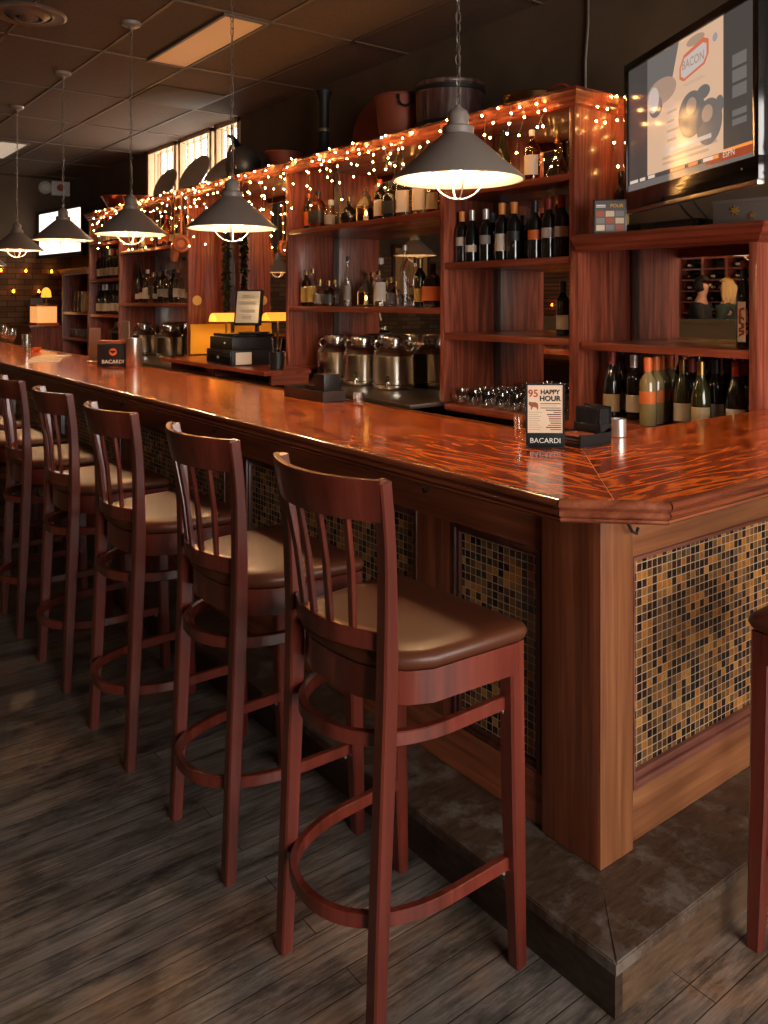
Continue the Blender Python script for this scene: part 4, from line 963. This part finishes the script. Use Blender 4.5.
part('clip_base', lambda b: lathe(b, [(.055, 0), (.058, .008), (.03, .022), (0, .024)], 20), CHROME, t)
bx('card', (-.04, .04, -.002, .003, .02, .24), mat('brown_menu', (.16, .08, .05), .5), t)
def menu(x, y, rz, label, dz=0):
    t = thing('paper_menu', label, 'menu', (x, y, ZT+.0005+dz), rz)
    bx('cover', (-.15, .15, -.11, .11, 0, .005), PAPER, t, .001); bx('page', (-.14, .14, -.10, .10, .005, .007), CREAM, t)
menu(.05, yat(45, .05), R(70), 'cream paper menu lying flat on the far bar, in front of the other menu')
menu(.20, yat(52, .20), R(60), 'second cream paper menu lying behind the first on the far bar')
WG = lathe_mesh('wine_glass', [(.036, 0), (.036, .002), (.006, .006), (.004, .02), (.004, .085), (.012, .095), (.034, .12), (.041, .15), (.036, .20), (.034, .20), (.039, .15), (.032, .122), (.001, .10)], GBRT)
for px, X, lb in ((6, .12, 'stemmed wine glass on the far bar, nearest the left edge'), (12, .10, 'stemmed wine glass on the far bar, second from the left edge'), (3, .28, 'stemmed wine glass standing behind the other two on the far bar')):
    tag(link(WG, 'wine_glass', None, (X, yat(px, X), ZT+.0005)), lb, 'glass')
t = thing('beer_mug', 'tall glass beer mug on the far bar, right of the wine glasses', 'mug', (.12, yat(27, .12), ZT+.0005))
part('body', lambda b: lathe(b, [(.036, 0), (.04, .004), (.042, .16), (.039, .16), (.037, .012), (.001, .012)], 20), GBRT, t)
part('handle', lambda b: tube(b, smooth_pts([(.02, -.036, .13), (.03, -.07, .12), (.03, -.07, .06), (.02, -.036, .04)], 5), .005, 6), GCLR, t)
t = thing('orange_bowl', 'small orange red bowl on the far bar beside the beer mug', 'bowl', (.28, yat(36, .28), ZT+.0005))
part('bowl', lambda b: lathe(b, [(.02, 0), (.035, .008), (.048, .035), (.045, .035), (.03, .012), (.001, .012)], 20), ORANGE, t)

# side table cabinet with lit jug beyond the far end of the bar
xs, ys = 1.42, 9.93
t = thing('side_cabinet', 'small dark red side cabinet beyond the far end of the bar', 'cabinet', (xs, ys, 0))
bx('body', (-.28, .28, -.3, .6, 0, 1.16), CABW['z'], t); bx('top', (-.30, .30, -.32, .62, 1.16, 1.19), EDGW['y'], t, .004)
bx('door', (-.295, -.28, -.28, .12, .1, 1.1), CABW['z'], t, .003)
t = thing('glowing_cooler', 'glowing amber drinks box with glass front on the far side cabinet', 'drinks cooler', (xs-.05, ys, 1.1905))
bx('base', (-.14, .14, -.20, .20, 0, .03), ORANGE, t, .004)
bx('glow_tank', (-.12, .12, -.18, .18, .03, .24), mat('warm_lit_liquid', (.8, .5, .25), .3, emit=(1, .42, .12), es=.8), t, .004)
bx('rim', (-.14, .14, -.20, .20, .24, .26), COPPER, t, .004)
t = thing('desk_lamp', 'small lamp with glowing orange curved shade above the amber drinks box', 'lamp', (xs-.02, ys-.02, 1.4515))
part('base', lambda b: lathe(b, [(.05, 0), (.05, .01), (.01, .02), (.008, .12), (0, .12)], 16), BRASS, t)
part('shade', lambda b: tube(b, [(0, .11*cos(a), .10+.09*sin(a)) for a in [pi*k/12 for k in range(13)]], .035, 12), AMBG, t)
tag(bx('wall_card', (1.42, 1.58, YE-.06, YE-.041, 1.30, 1.54), mat('grey_poster', (.3, .28, .27), .6), None), 'small grey framed notice on the far brick wall', 'notice')

# ------------------------------------------------------------------ cash register and lamp in the alcove
t = thing('cash_drawer', 'wide black cash drawer at the bottom of the register stack', 'cash drawer', (1.155, 4.20, 1.0205))
bx('body', (0, .42, 0, .42, 0, .115), BLK, t, .004); bx('drawer_front', (-.008, 0, .01, .41, .012, .103), BLKG, t, .002)
part('knob', lambda b: lathe(b, [(0, 0), (.012, 0), (.010, .008), (0, .01)], 14, (-.008, .21, .058), Matrix.Rotation(R(-90), 3, 'Y')), CHROME, t)
bx('paper_note', (.03, .16, -.004, -.0005, .01, .10), PAPER, t)
t = thing('receipt_printer', 'smaller black box stacked on the cash drawer', 'printer', (1.17, 4.22, 1.1365))
bx('body', (0, .38, 0, .38, 0, .095), BLK, t, .008); bx('top_cover', (.02, .36, .02, .36, .095, .118), BLKG, t, .004)
part('key_lock', lambda b: lathe(b, [(0, 0), (.010, 0), (.008, .01), (0, .01)], 14, (-.001, .12, .05), Matrix.Rotation(R(-90), 3, 'Y')), CHROME, t)
t = thing('register_screen', 'tilted register touch screen with pale lit display', 'monitor', (1.34, 4.26, 1.2557), CARDR+R(-12))
bx('foot', (-.08, .10, -.04, .14, 0, .012), BLK, t, .003)
part('stand', lambda b: tube(b, [(.02, .08, .01), (.03, .06, .08), (.02, .02, .14)], .022, 10), BLK, t)
mo = part('display_housing', lambda b: box(b, -.105, .105, -.02, .02, -.135, .135, .008), mat('matt_screen_case', (.012, .011, .011), .7, spec=.15), t, loc=(-.01, -.01, .195), rot=(R(-12), 0, 0))
part('display', lambda b: box(b, -.090, .090, -.0225, -.0205, -.12, .12), mat('display_glow', (.02, .02, .02), .2, emit=(.50, .33, .18), es=.6), mo)
for z, w_ in ((.08, .05), (.03, .07), (-.03, .06), (-.08, .04)): part('display_text', lambda b: box(b, -w_, w_, -.0235, -.0226, z-.012, z+.012), mat('display_dim', (.1, .09, .08), .4, emit=(.24, .14, .07), es=.6), mo)
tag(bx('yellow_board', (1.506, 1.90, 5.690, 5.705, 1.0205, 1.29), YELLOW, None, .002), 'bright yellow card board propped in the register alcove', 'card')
t = thing('bankers_lamp', 'amber glass bankers lamp glowing on the ledge behind the register', 'lamp', (1.66, 5.30, 1.0205))
part('base', lambda b: lathe(b, [(.07, 0), (.072, .012), (.03, .022), (.010, .03), (.009, .30), (0, .30)], 24), BRASS, t)
def shade_(b):
    n = 12; rows = []
    for r_ in (.075, .070):
        rows.append([[b.verts.new((x, r_*cos(pi*k/n), .30+r_*sin(pi*k/n))) for k in range(n+1)] for x in (-.13, .13)])
    (a, c), (d, e) = rows
    for k in range(n):
        b.faces.new((a[k], a[k+1], c[k+1], c[k])); b.faces.new((d[k+1], d[k], e[k], e[k+1]))
        b.faces.new((a[k], d[k], d[k+1], a[k+1])); b.faces.new((c[k+1], e[k+1], e[k], c[k]))
    for k in (0, n): b.faces.new((a[k], c[k], e[k], d[k]))
part('shade', shade_, AMBG, t)
part('bulb', lambda b: lathe(b, [(0, -.04), (.014, -.035), (.016, .03), (0, .04)], 12, (0, 0, .325), Matrix.Rotation(R(90), 3, 'Y')), mat('lamp_tube_glow', (1, .8, .5), .4, emit=(1, .62, .25), es=140), t)
# straws cup
t = thing('utensil_cup', 'dark cup of bar tools beside the register', 'cup', (1.30, 3.80, 1.0205))
part('cup', lambda b: lathe(b, [(.045, 0), (.05, .004), (.055, .12), (.051, .12), (.046, .01), (.001, .01)], 20), BLK, t)
for k in range(6): part('bar_tool', lambda b: tube(b, [(.01*cos(k), .01*sin(k), .02), (.04*cos(k*1.05), .04*sin(k*1.05), .20+.01*(k % 3))], .004, 6), STEEL, t)
# round wooden canteen and gourd hanging on the alcove upright
def strap(b, pts): tube(b, pts, 0, w=(.016, .004), up=Vector((1, 0, 0)))
t = thing('hanging_canteen', 'round orange brown canteen hanging by a strap from the crown', 'canteen', (1.40, 5.66, 2.01), R(-117))
part('drum', lambda b: lathe(b, [(0, -.025), (.065, -.022), (.078, -.01), (.078, .01), (.065, .022), (0, .025)], 28, (0, 0, 0), Matrix.Rotation(R(90), 3, 'Y')), LEATHER, t)
part('rim', lambda b: lathe(b, [(.045, .0235), (.05, .026), (.055, .0235)], 28, (0, 0, 0), Matrix.Rotation(R(90), 3, 'Y')), COPM, t)
part('strap', lambda b: strap(b, [(0, 0, .078), (0, 0, .3), (0, 0, .42)]), LEATHER, t)
t = thing('hanging_gourd', 'long orange brown gourd hanging beside the round canteen', 'gourd', (1.42, 5.86, 1.96))
part('body', lambda b: lathe(b, [(0, -.11), (.03, -.10), (.042, -.05), (.036, .0), (.024, .05), (.016, .10), (0, .11)], 16), LEATHER, t)
part('strap', lambda b: strap(b, [(0, 0, .10), (0, .0, .3), (0, -.02, .50)]), LEATHER, t)
for x, z, lb in ((1.58, 1.505, 'oval yellow sticker on the alcove side panel'),):
    tag(part('sticker', lambda b: lathe(b, [(0, 0), (.045, 0), (.045, .002), (0, .002)], 24, (x, 5.741-TH/2-.0005, z), Matrix.Rotation(R(90), 3, 'X'), 1, 1), DECAL), lb, 'sticker')
# garland
rnd = random.Random(11)
t = thing('garland', 'dark green leafy garland hanging in the corner behind the register', 'garland', (1.83, 5.635, 1.42))
GP = [(.0, .0, 0), (.008, .01, .3), (-.006, 0, .6), (.004, .01, .98)]
part('stem', lambda b: tube(b, smooth_pts(GP, 6), .004, 6), GWIRE, t)
def leaves(b):
    for k in range(520):
        z = rnd.uniform(0, .98); a = rnd.uniform(0, 2*pi); L = rnd.uniform(.04, .075); w_ = L*.26
        d = Vector((cos(a)*.4, sin(a), rnd.uniform(-.9, .1))).normalized(); s = d.cross(Vector((rnd.uniform(-1, 1), rnd.uniform(-1, 1), 1))).normalized()
        p = Vector((0, 0, z)); v = [b.verts.new(q) for q in (p, p+d*L*.5+s*w_, p+d*L, p+d*L*.5-s*w_)]; b.faces.new(v)
part('leaves', leaves, GREEN, t)['kind'] = 'stuff'

# ------------------------------------------------------------------ copper and pewter ware on top of the shelving
ZTOP = 2.5155
def ware(name, label, cat, px, X, build, m, z=ZTOP, extra=None, rot=(0, 0, 0)):
    t = thing(name, label, cat, (X, yat(px, X), z), R(30) if name == 'copper_tub' else 0); o = part('body', build, m, t, rot=rot)
    if extra: extra(t)
    return t
ware('copper_bowl', 'flared copper bowl on top of the shelving, right of the horn jug', 'bowl', 284, 1.70, lambda b: lathe(b, [(.07, 0), (.09, .005), (.145, .15), (.15, .152), (.138, .15), (.085, .012), (.001, .012)], 32), COPM,
     extra=lambda t: part('rim', lambda b: tube(b, [(.147*cos(2*pi*k/32), .147*sin(2*pi*k/32), .153) for k in range(32)], .005, 6, True), COPPER, t))
ware('iron_candlestick', 'tall black iron flared candlestick on top of the shelving', 'candlestick', 324, 1.74, lambda b: lathe(b, [(.12, 0), (.13, .012), (.11, .04), (.075, .08), (.045, .12), (.038, .20), (.038, .46), (.045, .50), (.060, .53), (.062, .54), (.02, .54), (.02, .50), (0, .50)], 28), IRON,
     extra=lambda t: part('band', lambda b: lathe(b, [(.039, .24), (.042, .245), (.042, .26), (.039, .265)], 24), PEWT, t))
def tub_extra(t):
    part('rim', lambda b: tube(b, [(.178*cos(2*pi*k/36), .178*sin(2*pi*k/36), .29) for k in range(36)], .008, 8, True), COPM, t)
    part('ring_handle', lambda b: [tube(b, smooth_pts([(-.155, -.115-.02, .26), (-.175, -.11-.03, .215), (-.18, -.10, .20), (-.185, -.06, .215), (-.178, -.045, .26)], 5), .008, 8), box(b, -.185, -.165, -.05, -.035, .25, .275), box(b, -.165, -.145, -.14, -.125, .25, .275)], IRON, t)
ware('copper_tub', 'large dull copper tub with black ring handle on top of the shelving', 'tub', 402, 1.70, lambda b: lathe(b, [(.13, 0), (.14, .006), (.175, .285), (.18, .29), (.168, .288), (.13, .012), (.001, .012)], 36), COPM, extra=tub_extra)
t = thing('copper_platter', 'big round copper platter leaning behind the copper tub', 'platter', (1.885, yat(374, 1.9), ZTOP))
part('plate', lambda b: lathe(b, [(0, 0), (.17, .002), (.205, .018), (.215, .018), (.215, .012), (.17, -.006), (0, -.008)], 40, (0, 0, .207), Matrix.Rotation(R(-80), 3, 'Y')), COPM, t)
def barrel_x(t):
    for z in (.235, .03): part('hoop', lambda b: lathe(b, [(.2105, z), (.2145, z+.004), (.2145, z+.024), (.2105, z+.028)], 36), IRON, t)
    part('lid', lambda b: lathe(b, [(.212, .27), (.216, .278), (.214, .292), (.20, .30), (0, .302)], 36), BARM, t)
BARM = wood('barrel_stave_wood', [(.2, (.03, .012, .01)), (.55, (.09, .04, .03)), (.8, (.17, .14, .13))], 'z', 14, .15, .4, .3, 3, .3, .6)
ware('wooden_barrel', 'dark banded wooden tub with lid on top of the shelving', 'barrel', 450, 1.74, lambda b: lathe(b, [(.19, 0), (.20, .005), (.207, .13), (.209, .268), (.0, .268)], 36), BARM, extra=barrel_x)
ware('metal_pan', 'shallow brass pan on top of the wine shelving near the corner', 'pan', 533, 1.74, lambda b: lathe(b, [(.12, 0), (.13, .004), (.165, .09), (.17, .092), (.158, .09), (.125, .01), (.001, .01)], 36), BRASS)
tag(part('red_hook', lambda b: tube(b, smooth_pts([(1.50, 1.50, 2.5205), (1.49, 1.46, 2.545), (1.48, 1.40, 2.550), (1.48, 1.36, 2.545), (1.50, 1.335, 2.5205)], 5), .006, 6), REDF), 'red curved handle on the top corner of the wine shelving', 'handle')
ware('copper_bowl', 'wide copper bowl on top of the far shelving, left end', 'bowl', 122, 1.68, lambda b: lathe(b, [(.12, 0), (.14, .005), (.22, .15), (.225, .152), (.21, .15), (.13, .012), (.001, .012)], 32), COPPER,
     extra=lambda t: part('rim', lambda b: tube(b, [(.222*cos(2*pi*k/32), .222*sin(2*pi*k/32), .153) for k in range(32)], .006, 6, True), COPPER, t))
ware('copper_pan', 'low copper pan on top of the far shelving before the first tray', 'pan', 139, 1.60, lambda b: lathe(b, [(.12, 0), (.14, .005), (.165, .08), (.17, .08), (.155, .078), (.13, .012), (.001, .012)], 32), COPPER)
for px, r_, lean, lb in ((166, .185, 66, 'round pewter tray leaning against the window, leftmost of three'), (195, .215, 62, 'round pewter tray leaning against the window, middle of three'), (222, .20, 50, 'round pewter tray leaning low, nearest the horn jug')):
    t = thing('round_tray', lb, 'tray', (1.74, yat(px, 1.74), ZTOP), R(9), 'round trays leaning on the shelving top')
    part('plate', lambda b: lathe(b, [(0, 0), (r_-.05, 0), (r_-.03, .012), (r_, .016), (r_+.004, .010), (r_-.03, .004), (r_-.05, -.006), (0, -.006)], 40, (0, 0, r_*sin(R(lean))+.004), Matrix.Rotation(R(-lean), 3, 'Y')), mat('worn_tin', (.42, .37, .31), .35, .75), t)
def jug_x(t):
    part('horn_spout', lambda b: tube(b, smooth_pts([(-.02, .02, .26), (-.02, .08, .34), (-.02, .15, .40), (-.02, .23, .43)], 5), [.035-.0015*k for k in range(16)], 10), IRON, t)
    part('handle', lambda b: tube(b, smooth_pts([(0, .10, .12), (0, .15, .20), (0, .13, .30), (0, .04, .33)], 5), .009, 8), IRON, t)
    part('leather_strap', lambda b: tube(b, smooth_pts([(-.05, .12, .33), (-.08, .13, .20), (-.08, .11, .02)], 5), 0, w=(.05, .006), up=Vector((1, 0, 0))), LEATHER, t)
    part('mouth_ring', lambda b: tube(b, [(-.118, -.04+.06*cos(2*pi*k/24), .11+.06*sin(2*pi*k/24)) for k in range(24)], .010, 8, True), BRASS, t)
ware('horn_jug', 'dark round jug with horn spout and leather strap before the window', 'jug', 243, 1.70, lambda b: lathe(b, [(.08, 0), (.11, .02), (.15, .09), (.155, .16), (.13, .23), (.08, .28), (.04, .30), (0, .30)], 28), PEWT, extra=jug_x)

# ------------------------------------------------------------------ fairy lights along the crown
bb = bmesh.new(); bmesh.ops.create_icosphere(bb, subdivisions=1, radius=.0064); FB = to_mesh(bb, 'bulb', FAIRY, ang=90)
def fairy(label, a, c, n, deep, seed, nx=(-1, 0)):
    rnd = random.Random(seed); A_, B_ = Vector(a), Vector(c); L = (B_-A_).length
    t = thing('string_light', label, 'string lights', (0, 0, 2.5), group='fairy light strings along the shelving crown'); out = Vector((nx[0], nx[1], 0))
    drops = max(3, int(L/.085)); pts = []; per = n/drops; wires = []
    main = [A_+(B_-A_)*k/(drops*2)+Vector((0, 0, rnd.uniform(-.012, .008)))+out*.006 for k in range(drops*2+1)]
    wires.append(main); cnt = 0
    for d in range(drops):
        p = A_+(B_-A_)*(d+.5)/drops; dep = deep*rnd.choice((.35, .6, .85, 1.0, .5)); m = max(1, round(per-1+rnd.random()))
        w_ = [p.copy()]; q = p.copy()
        for k in range(m):
            q = q+Vector((0, 0, -dep/m))+(B_-A_)/L*rnd.uniform(-.05, .05)+out*rnd.uniform(-.006, .006); w_.append(q.copy()); pts.append(q.copy())
        wires.append(w_)
        if d % 3: pts.append(p+Vector((0, 0, rnd.uniform(-.05, .012)))+out*.01+(B_-A_)/L*rnd.uniform(-.04, .04))
    Z = Vector((0, 0, 2.5))
    part('wire', lambda b: [tube(b, [q-Z for q in w_], .0016, 4) for w_ in wires], GWIRE, t)
    for q in pts[:98]: link(FB, 'bulb', t, q-Z, (rnd.random(), 0, 0))
xe = XC-.062
fairy('fairy light string along the wine shelving crown, left of the television', (xe, 1.36, 2.505), (xe, 2.26, 2.505), 30, .30, 1)
fairy('fairy light string across the bay above the steel canisters', (xe, 2.29, 2.505), (xe, 3.98, 2.505), 62, .34, 2)
fairy('dense fairy light string across the register alcove', (xe, 4.01, 2.505), (xe, 5.72, 2.505), 72, .52, 3)
fairy('dense fairy light string across the far liquor bay', (xe, 5.76, 2.505), (xe, 7.49, 2.505), 62, .48, 4)
fairy('short fairy light string at the far left end of the crown', (xe, 7.53, 2.505), (xe, 8.2, 2.505), 22, .42, 5)
fairy('sparse fairy light string on the cabinet side facing the television', (1.50, 1.33-TH/2-.068, 2.50), (1.90, 1.33-TH/2-.068, 2.50), 12, .40, 6, (0, -1))

# ------------------------------------------------------------------ far end: screen, wall candles
t = thing('far_screen', 'bright white wall screen in a black frame above the far shelving', 'screen', (1.68, 9.34, 2.13), math.atan2(.993, -.114)+pi)
w_, h_ = 1.36, .56
part('frame', lambda b: [box(b, -w_-.04, .04, -.02, .03, -.05, 0), box(b, -w_-.04, .04, -.02, .03, h_, h_+.035), box(b, -w_-.04, -w_, -.02, .03, 0, h_), box(b, 0, .04, -.02, .03, 0, h_), box(b, -w_, 0, .01, .03, 0, h_)], BLK, t)
bx('screen', (-w_, 0, -.004, .009, 0, h_), mat('white_screen_glow', (.1, .1, .1), .4, emit=(1, .90, .78), es=1.6), t)
tag(part('screen_mount', lambda b: [tube(b, [(1.66, 9.9, 2.35), (XW, 9.9, 2.35)], .03, 8), box(b, XW-.02, XW, 9.8, 10.0, 2.3, 2.5)], BLK), 'black arm holding the far white screen to the wall', 'wall mount')
def sconce(x, z, label, y=YE-.04, rz=0):
    t = thing('wall_candle', label, 'candle holder', (x, y, z), rz, 'small candle lamps on the brick walls')
    bx('bracket', (-.02, .02, -.06, 0, -.03, -.02), IRON, t)
    part('glass_cup', lambda b: lathe(b, [(.018, -.02), (.028, -.01), (.034, .05), (.031, .05), (.025, -.006), (.001, -.012)], 14, (0, -.05, 0)), glass('candle_cup_glass', (.95, .7, .35), .05), t)
    part('flame', lambda b: lathe(b, [(0, -.008), (.014, 0), (.016, .012), (.006, .034), (0, .04)], 10, (0, -.05, 0)), CANDLE, t)
for x, z, lb in ((1.03, 1.90, 'upper wall candle on the brick, first from the left edge'), (1.35, 1.90, 'upper wall candle on the brick, below the white screen'), (1.69, 1.90, 'upper wall candle on the brick, nearest the shelving'),
                 (1.19, 1.62, 'lower wall candle on the brick, left of the grey notice'), (1.52, 1.62, 'lower wall candle on the brick, right of the grey notice'),
                 (-1.9, 1.75, 'wall candle on the brick seen mirrored behind the register'), (-2.3, 1.45, 'lower wall candle on the brick seen mirrored behind the register'), (-3.2, 1.75, 'wall candle on brick at the mirrored far corner')):
    sconce(x, z, lb)
# things of the dining side, seen in the back bar mirrors
for y, z, lb in ((8.10, 1.42, 'amber candle lamp before the wooden blinds, left one in the mirror'), (7.95, 1.42, 'amber candle lamp before the wooden blinds, right one in the mirror')):
    sconce(XL+.06, z, lb, y, R(90)) if False else sconce(XL+.08, z, lb, y, R(90))
t = thing('wooden_blind', 'brown wooden slatted blind on the dining side, seen in the mirror', 'blind', (XL, 7.9, 1.2))
part('slats', lambda b: [box(b, .01, .05, -1.0, 1.0, k*.07, k*.07+.05) for k in range(16)], LTW['y'], t)
bx('head_rail', (.005, .06, -1.02, 1.02, 1.12, 1.2), LTW['y'], t)
t = thing('framed_picture', 'framed picture with a red ring design, seen in the mirror over the bottles', 'picture', (-4.35, YE-.042, 1.55))
bx('frame', (-.45, .45, -.035, 0, 0, 1.0), MOULD, t, .006); bx('canvas', (-.38, .38, -.04, -.035, .07, .93), mat('amber_canvas', (.6, .33, .12), .6), t)
part('red_ring', lambda b: tube(b, [(.2*cos(2*pi*k/40), -.043, .5+.28*sin(2*pi*k/40)) for k in range(40)], .02, 8, True), REDF, t)
t = thing('wine_rack', 'tall wine rack on the dining side, seen in the television bay mirror', 'wine rack', (XL+.001, 4.4, 0))
RW, RH = .36, .155
def rack(b):
    for k in range(9): box(b, 0, .25, k*RW-1.68-.02, k*RW-1.68+.02, 1.0, 2.44)
    for k in range(10): box(b, 0, .24, -1.68, 8*RW-1.68, 1.02+k*RH-.012, 1.02+k*RH+.012)
part('grid', rack, EDGW['z'], t); bx('base', (0, .3, -1.7, 1.22, 0, 1.0), DKW, t)
NECK = GOLV
for i in range(8):
    for j in range(9):
        if (i*5+j*3) % 7 == 6 or (i in (4, 5) and j < 3): continue
        y, z = 4.4+(i+.5)*RW-1.68, 1.02+j*RH+.013+.038
        o = thing('racked_bottle', 'dark bottle lying in the mirrored wine rack, column %s, row %s from below' % (ORD[i], ORD[j]), 'bottle', (XL+.012, y, z), 0, 'bottles lying in the mirrored wine rack')
        o.rotation_euler = (0, R(90), 0)
        for n_, me in bottle_mesh('bordeaux', GDRK, None, (BRASS, SILV, LABW)[(i+j) % 3]): link(me, n_, o)
struct('trim_2', lambda b: box(b, XL, XL+.34, 5.72, 6.1, 0, 2.9), REDW)
struct('wall_partition', lambda b: [box(b, -4.02, -3.95, 2.2, 7.4, 0, 1.22), box(b, -4.06, -3.91, 2.2, 7.4, 1.22, 1.27)], OLIVEW)
fairy('fairy light string over the wine rack, seen in the mirror', (XL+.36, 3.2, 2.40), (XL+.36, 6.4, 2.40), 40, .2, 9, (1, 0))
# the couple at the high table behind the partition
def person(label, loc, rz, top, hairm, long_hair):
    t = thing('person', label, 'person', loc, rz)
    def skin_body(pts, edges, rad, m, name):
        me = bpy.data.meshes.new(name); me.from_pydata([Vector(p) for p in pts], edges, []); me.update()
        o = link(me, name, t); md = o.modifiers.new('skin', 'SKIN'); md.use_smooth_shade = True
        for v, r_ in zip(me.skin_vertices[0].data, rad): v.radius = (r_, r_)
        me.skin_vertices[0].data[0].use_root = True
        s = o.modifiers.new('sub', 'SUBSURF'); s.levels = 1; s.render_levels = 2; me.materials.append(m); return o
    # faces +x, seated; hips at z .78
    P = [(0, 0, .80), (0, 0, 1.0), (.0, 0, 1.18), (.01, 0, 1.32), (.02, 0, 1.42), (.035, 0, 1.52), (.04, 0, 1.60),
         (0, .17, 1.33), (.05, .20, 1.10), (.26, .15, 1.08), (.34, .14, 1.10), (0, -.17, 1.33), (.05, -.20, 1.10), (.26, -.15, 1.08), (.34, -.14, 1.10),
         (.02, .10, .80), (.42, .12, .82), (.40, .12, .42), (.48, .12, .38), (.02, -.10, .80), (.42, -.12, .82), (.40, -.12, .42), (.48, -.12, .38)]
    E = [(0, 1), (1, 2), (2, 3), (3, 4), (4, 5), (5, 6), (3, 7), (7, 8), (8, 9), (9, 10), (3, 11), (11, 12), (12, 13), (13, 14), (0, 15), (15, 16), (16, 17), (17, 18), (0, 19), (19, 20), (20, 21), (21, 22)]
    Rr = [.15, .13, .155, .145, .048, .082, .082, .06, .045, .035, .03, .06, .045, .035, .03, .09, .06, .045, .035, .09, .06, .045, .035]
    skin_body(P, E, Rr, SKIN, 'body')
    idx = [0, 1, 2, 3, 7, 8, 9, 11, 12, 13]; mp = {k: i for i, k in enumerate(idx)}
    skin_body([P[k] for k in idx], [(mp[a], mp[b]) for a, b in E if a in mp and b in mp], [Rr[k]+.018 for k in idx], top, 'top_clothing')
    def hair(b):
        g = bmesh.ops.create_icosphere(b, subdivisions=3, radius=.108)['verts']
        for v in g: v.co = Vector((v.co.x*1.05-.004-(.02 if v.co.z < 0 else 0), v.co.y*.95, v.co.z*1.12))
        kill = [v for v in g if v.co.x > .045 and v.co.z < .06]; bmesh.ops.delete(b, geom=kill, context='VERTS')
        if long_hair:
            for k in range(9):
                a = pi/2+pi*k/8; tube(b, smooth_pts([(.085*cos(a), .09*sin(a), .02), (.10*cos(a)-.01, .11*sin(a), -.10), (.09*cos(a)-.02, .11*sin(a), -.24)], 4), [.04, .042, .044, .045, .044, .04, .034, .026, .016], 8)
    part('hair', hair, hairm, t, loc=(.030, 0, 1.575), ang=80)
    part('nose', lambda b: lathe(b, [(0, -.02), (.014, -.015), (.009, .005), (0, .03)], 8), SKIN, t, loc=(.122, 0, 1.565))
    return t
person('man with short dark hair in a black jacket, sitting with his back half turned', (-4.33, 4.77, .14), R(-110), JACKET, HAIR, False)
person('woman with long blonde hair in a dark top, facing the man', (-4.86, 4.68, .12), R(80), TEAL, BLOND, True)

def high_stool(x, y, label, z=.76):
    t = thing('high_stool', label, 'stool', (x, y, 0))
    part('seat', lambda b: lathe(b, [(.15, z-.05), (.17, z-.04), (.17, z-.01), (.14, z), (0, z)], 24), LEATH, t)
    for a in (45, 135, 225, 315): part('leg', lambda b: tube(b, [(.17*cos(R(a)), .17*sin(R(a)), 0), (.12*cos(R(a)), .12*sin(R(a)), z-.05)], .016, 8), STW, t)
high_stool(-4.33, 4.77, 'round high stool under the man in the black jacket'); high_stool(-4.86, 4.68, 'round high stool under the blonde woman', .74)
p = make_pendant('unseen cone pendant lamp added to light the dining side', 1.15); p.location = (-4.2, 4.0, ZC)  # unseen lamp, added to brighten the couple and the wine rack
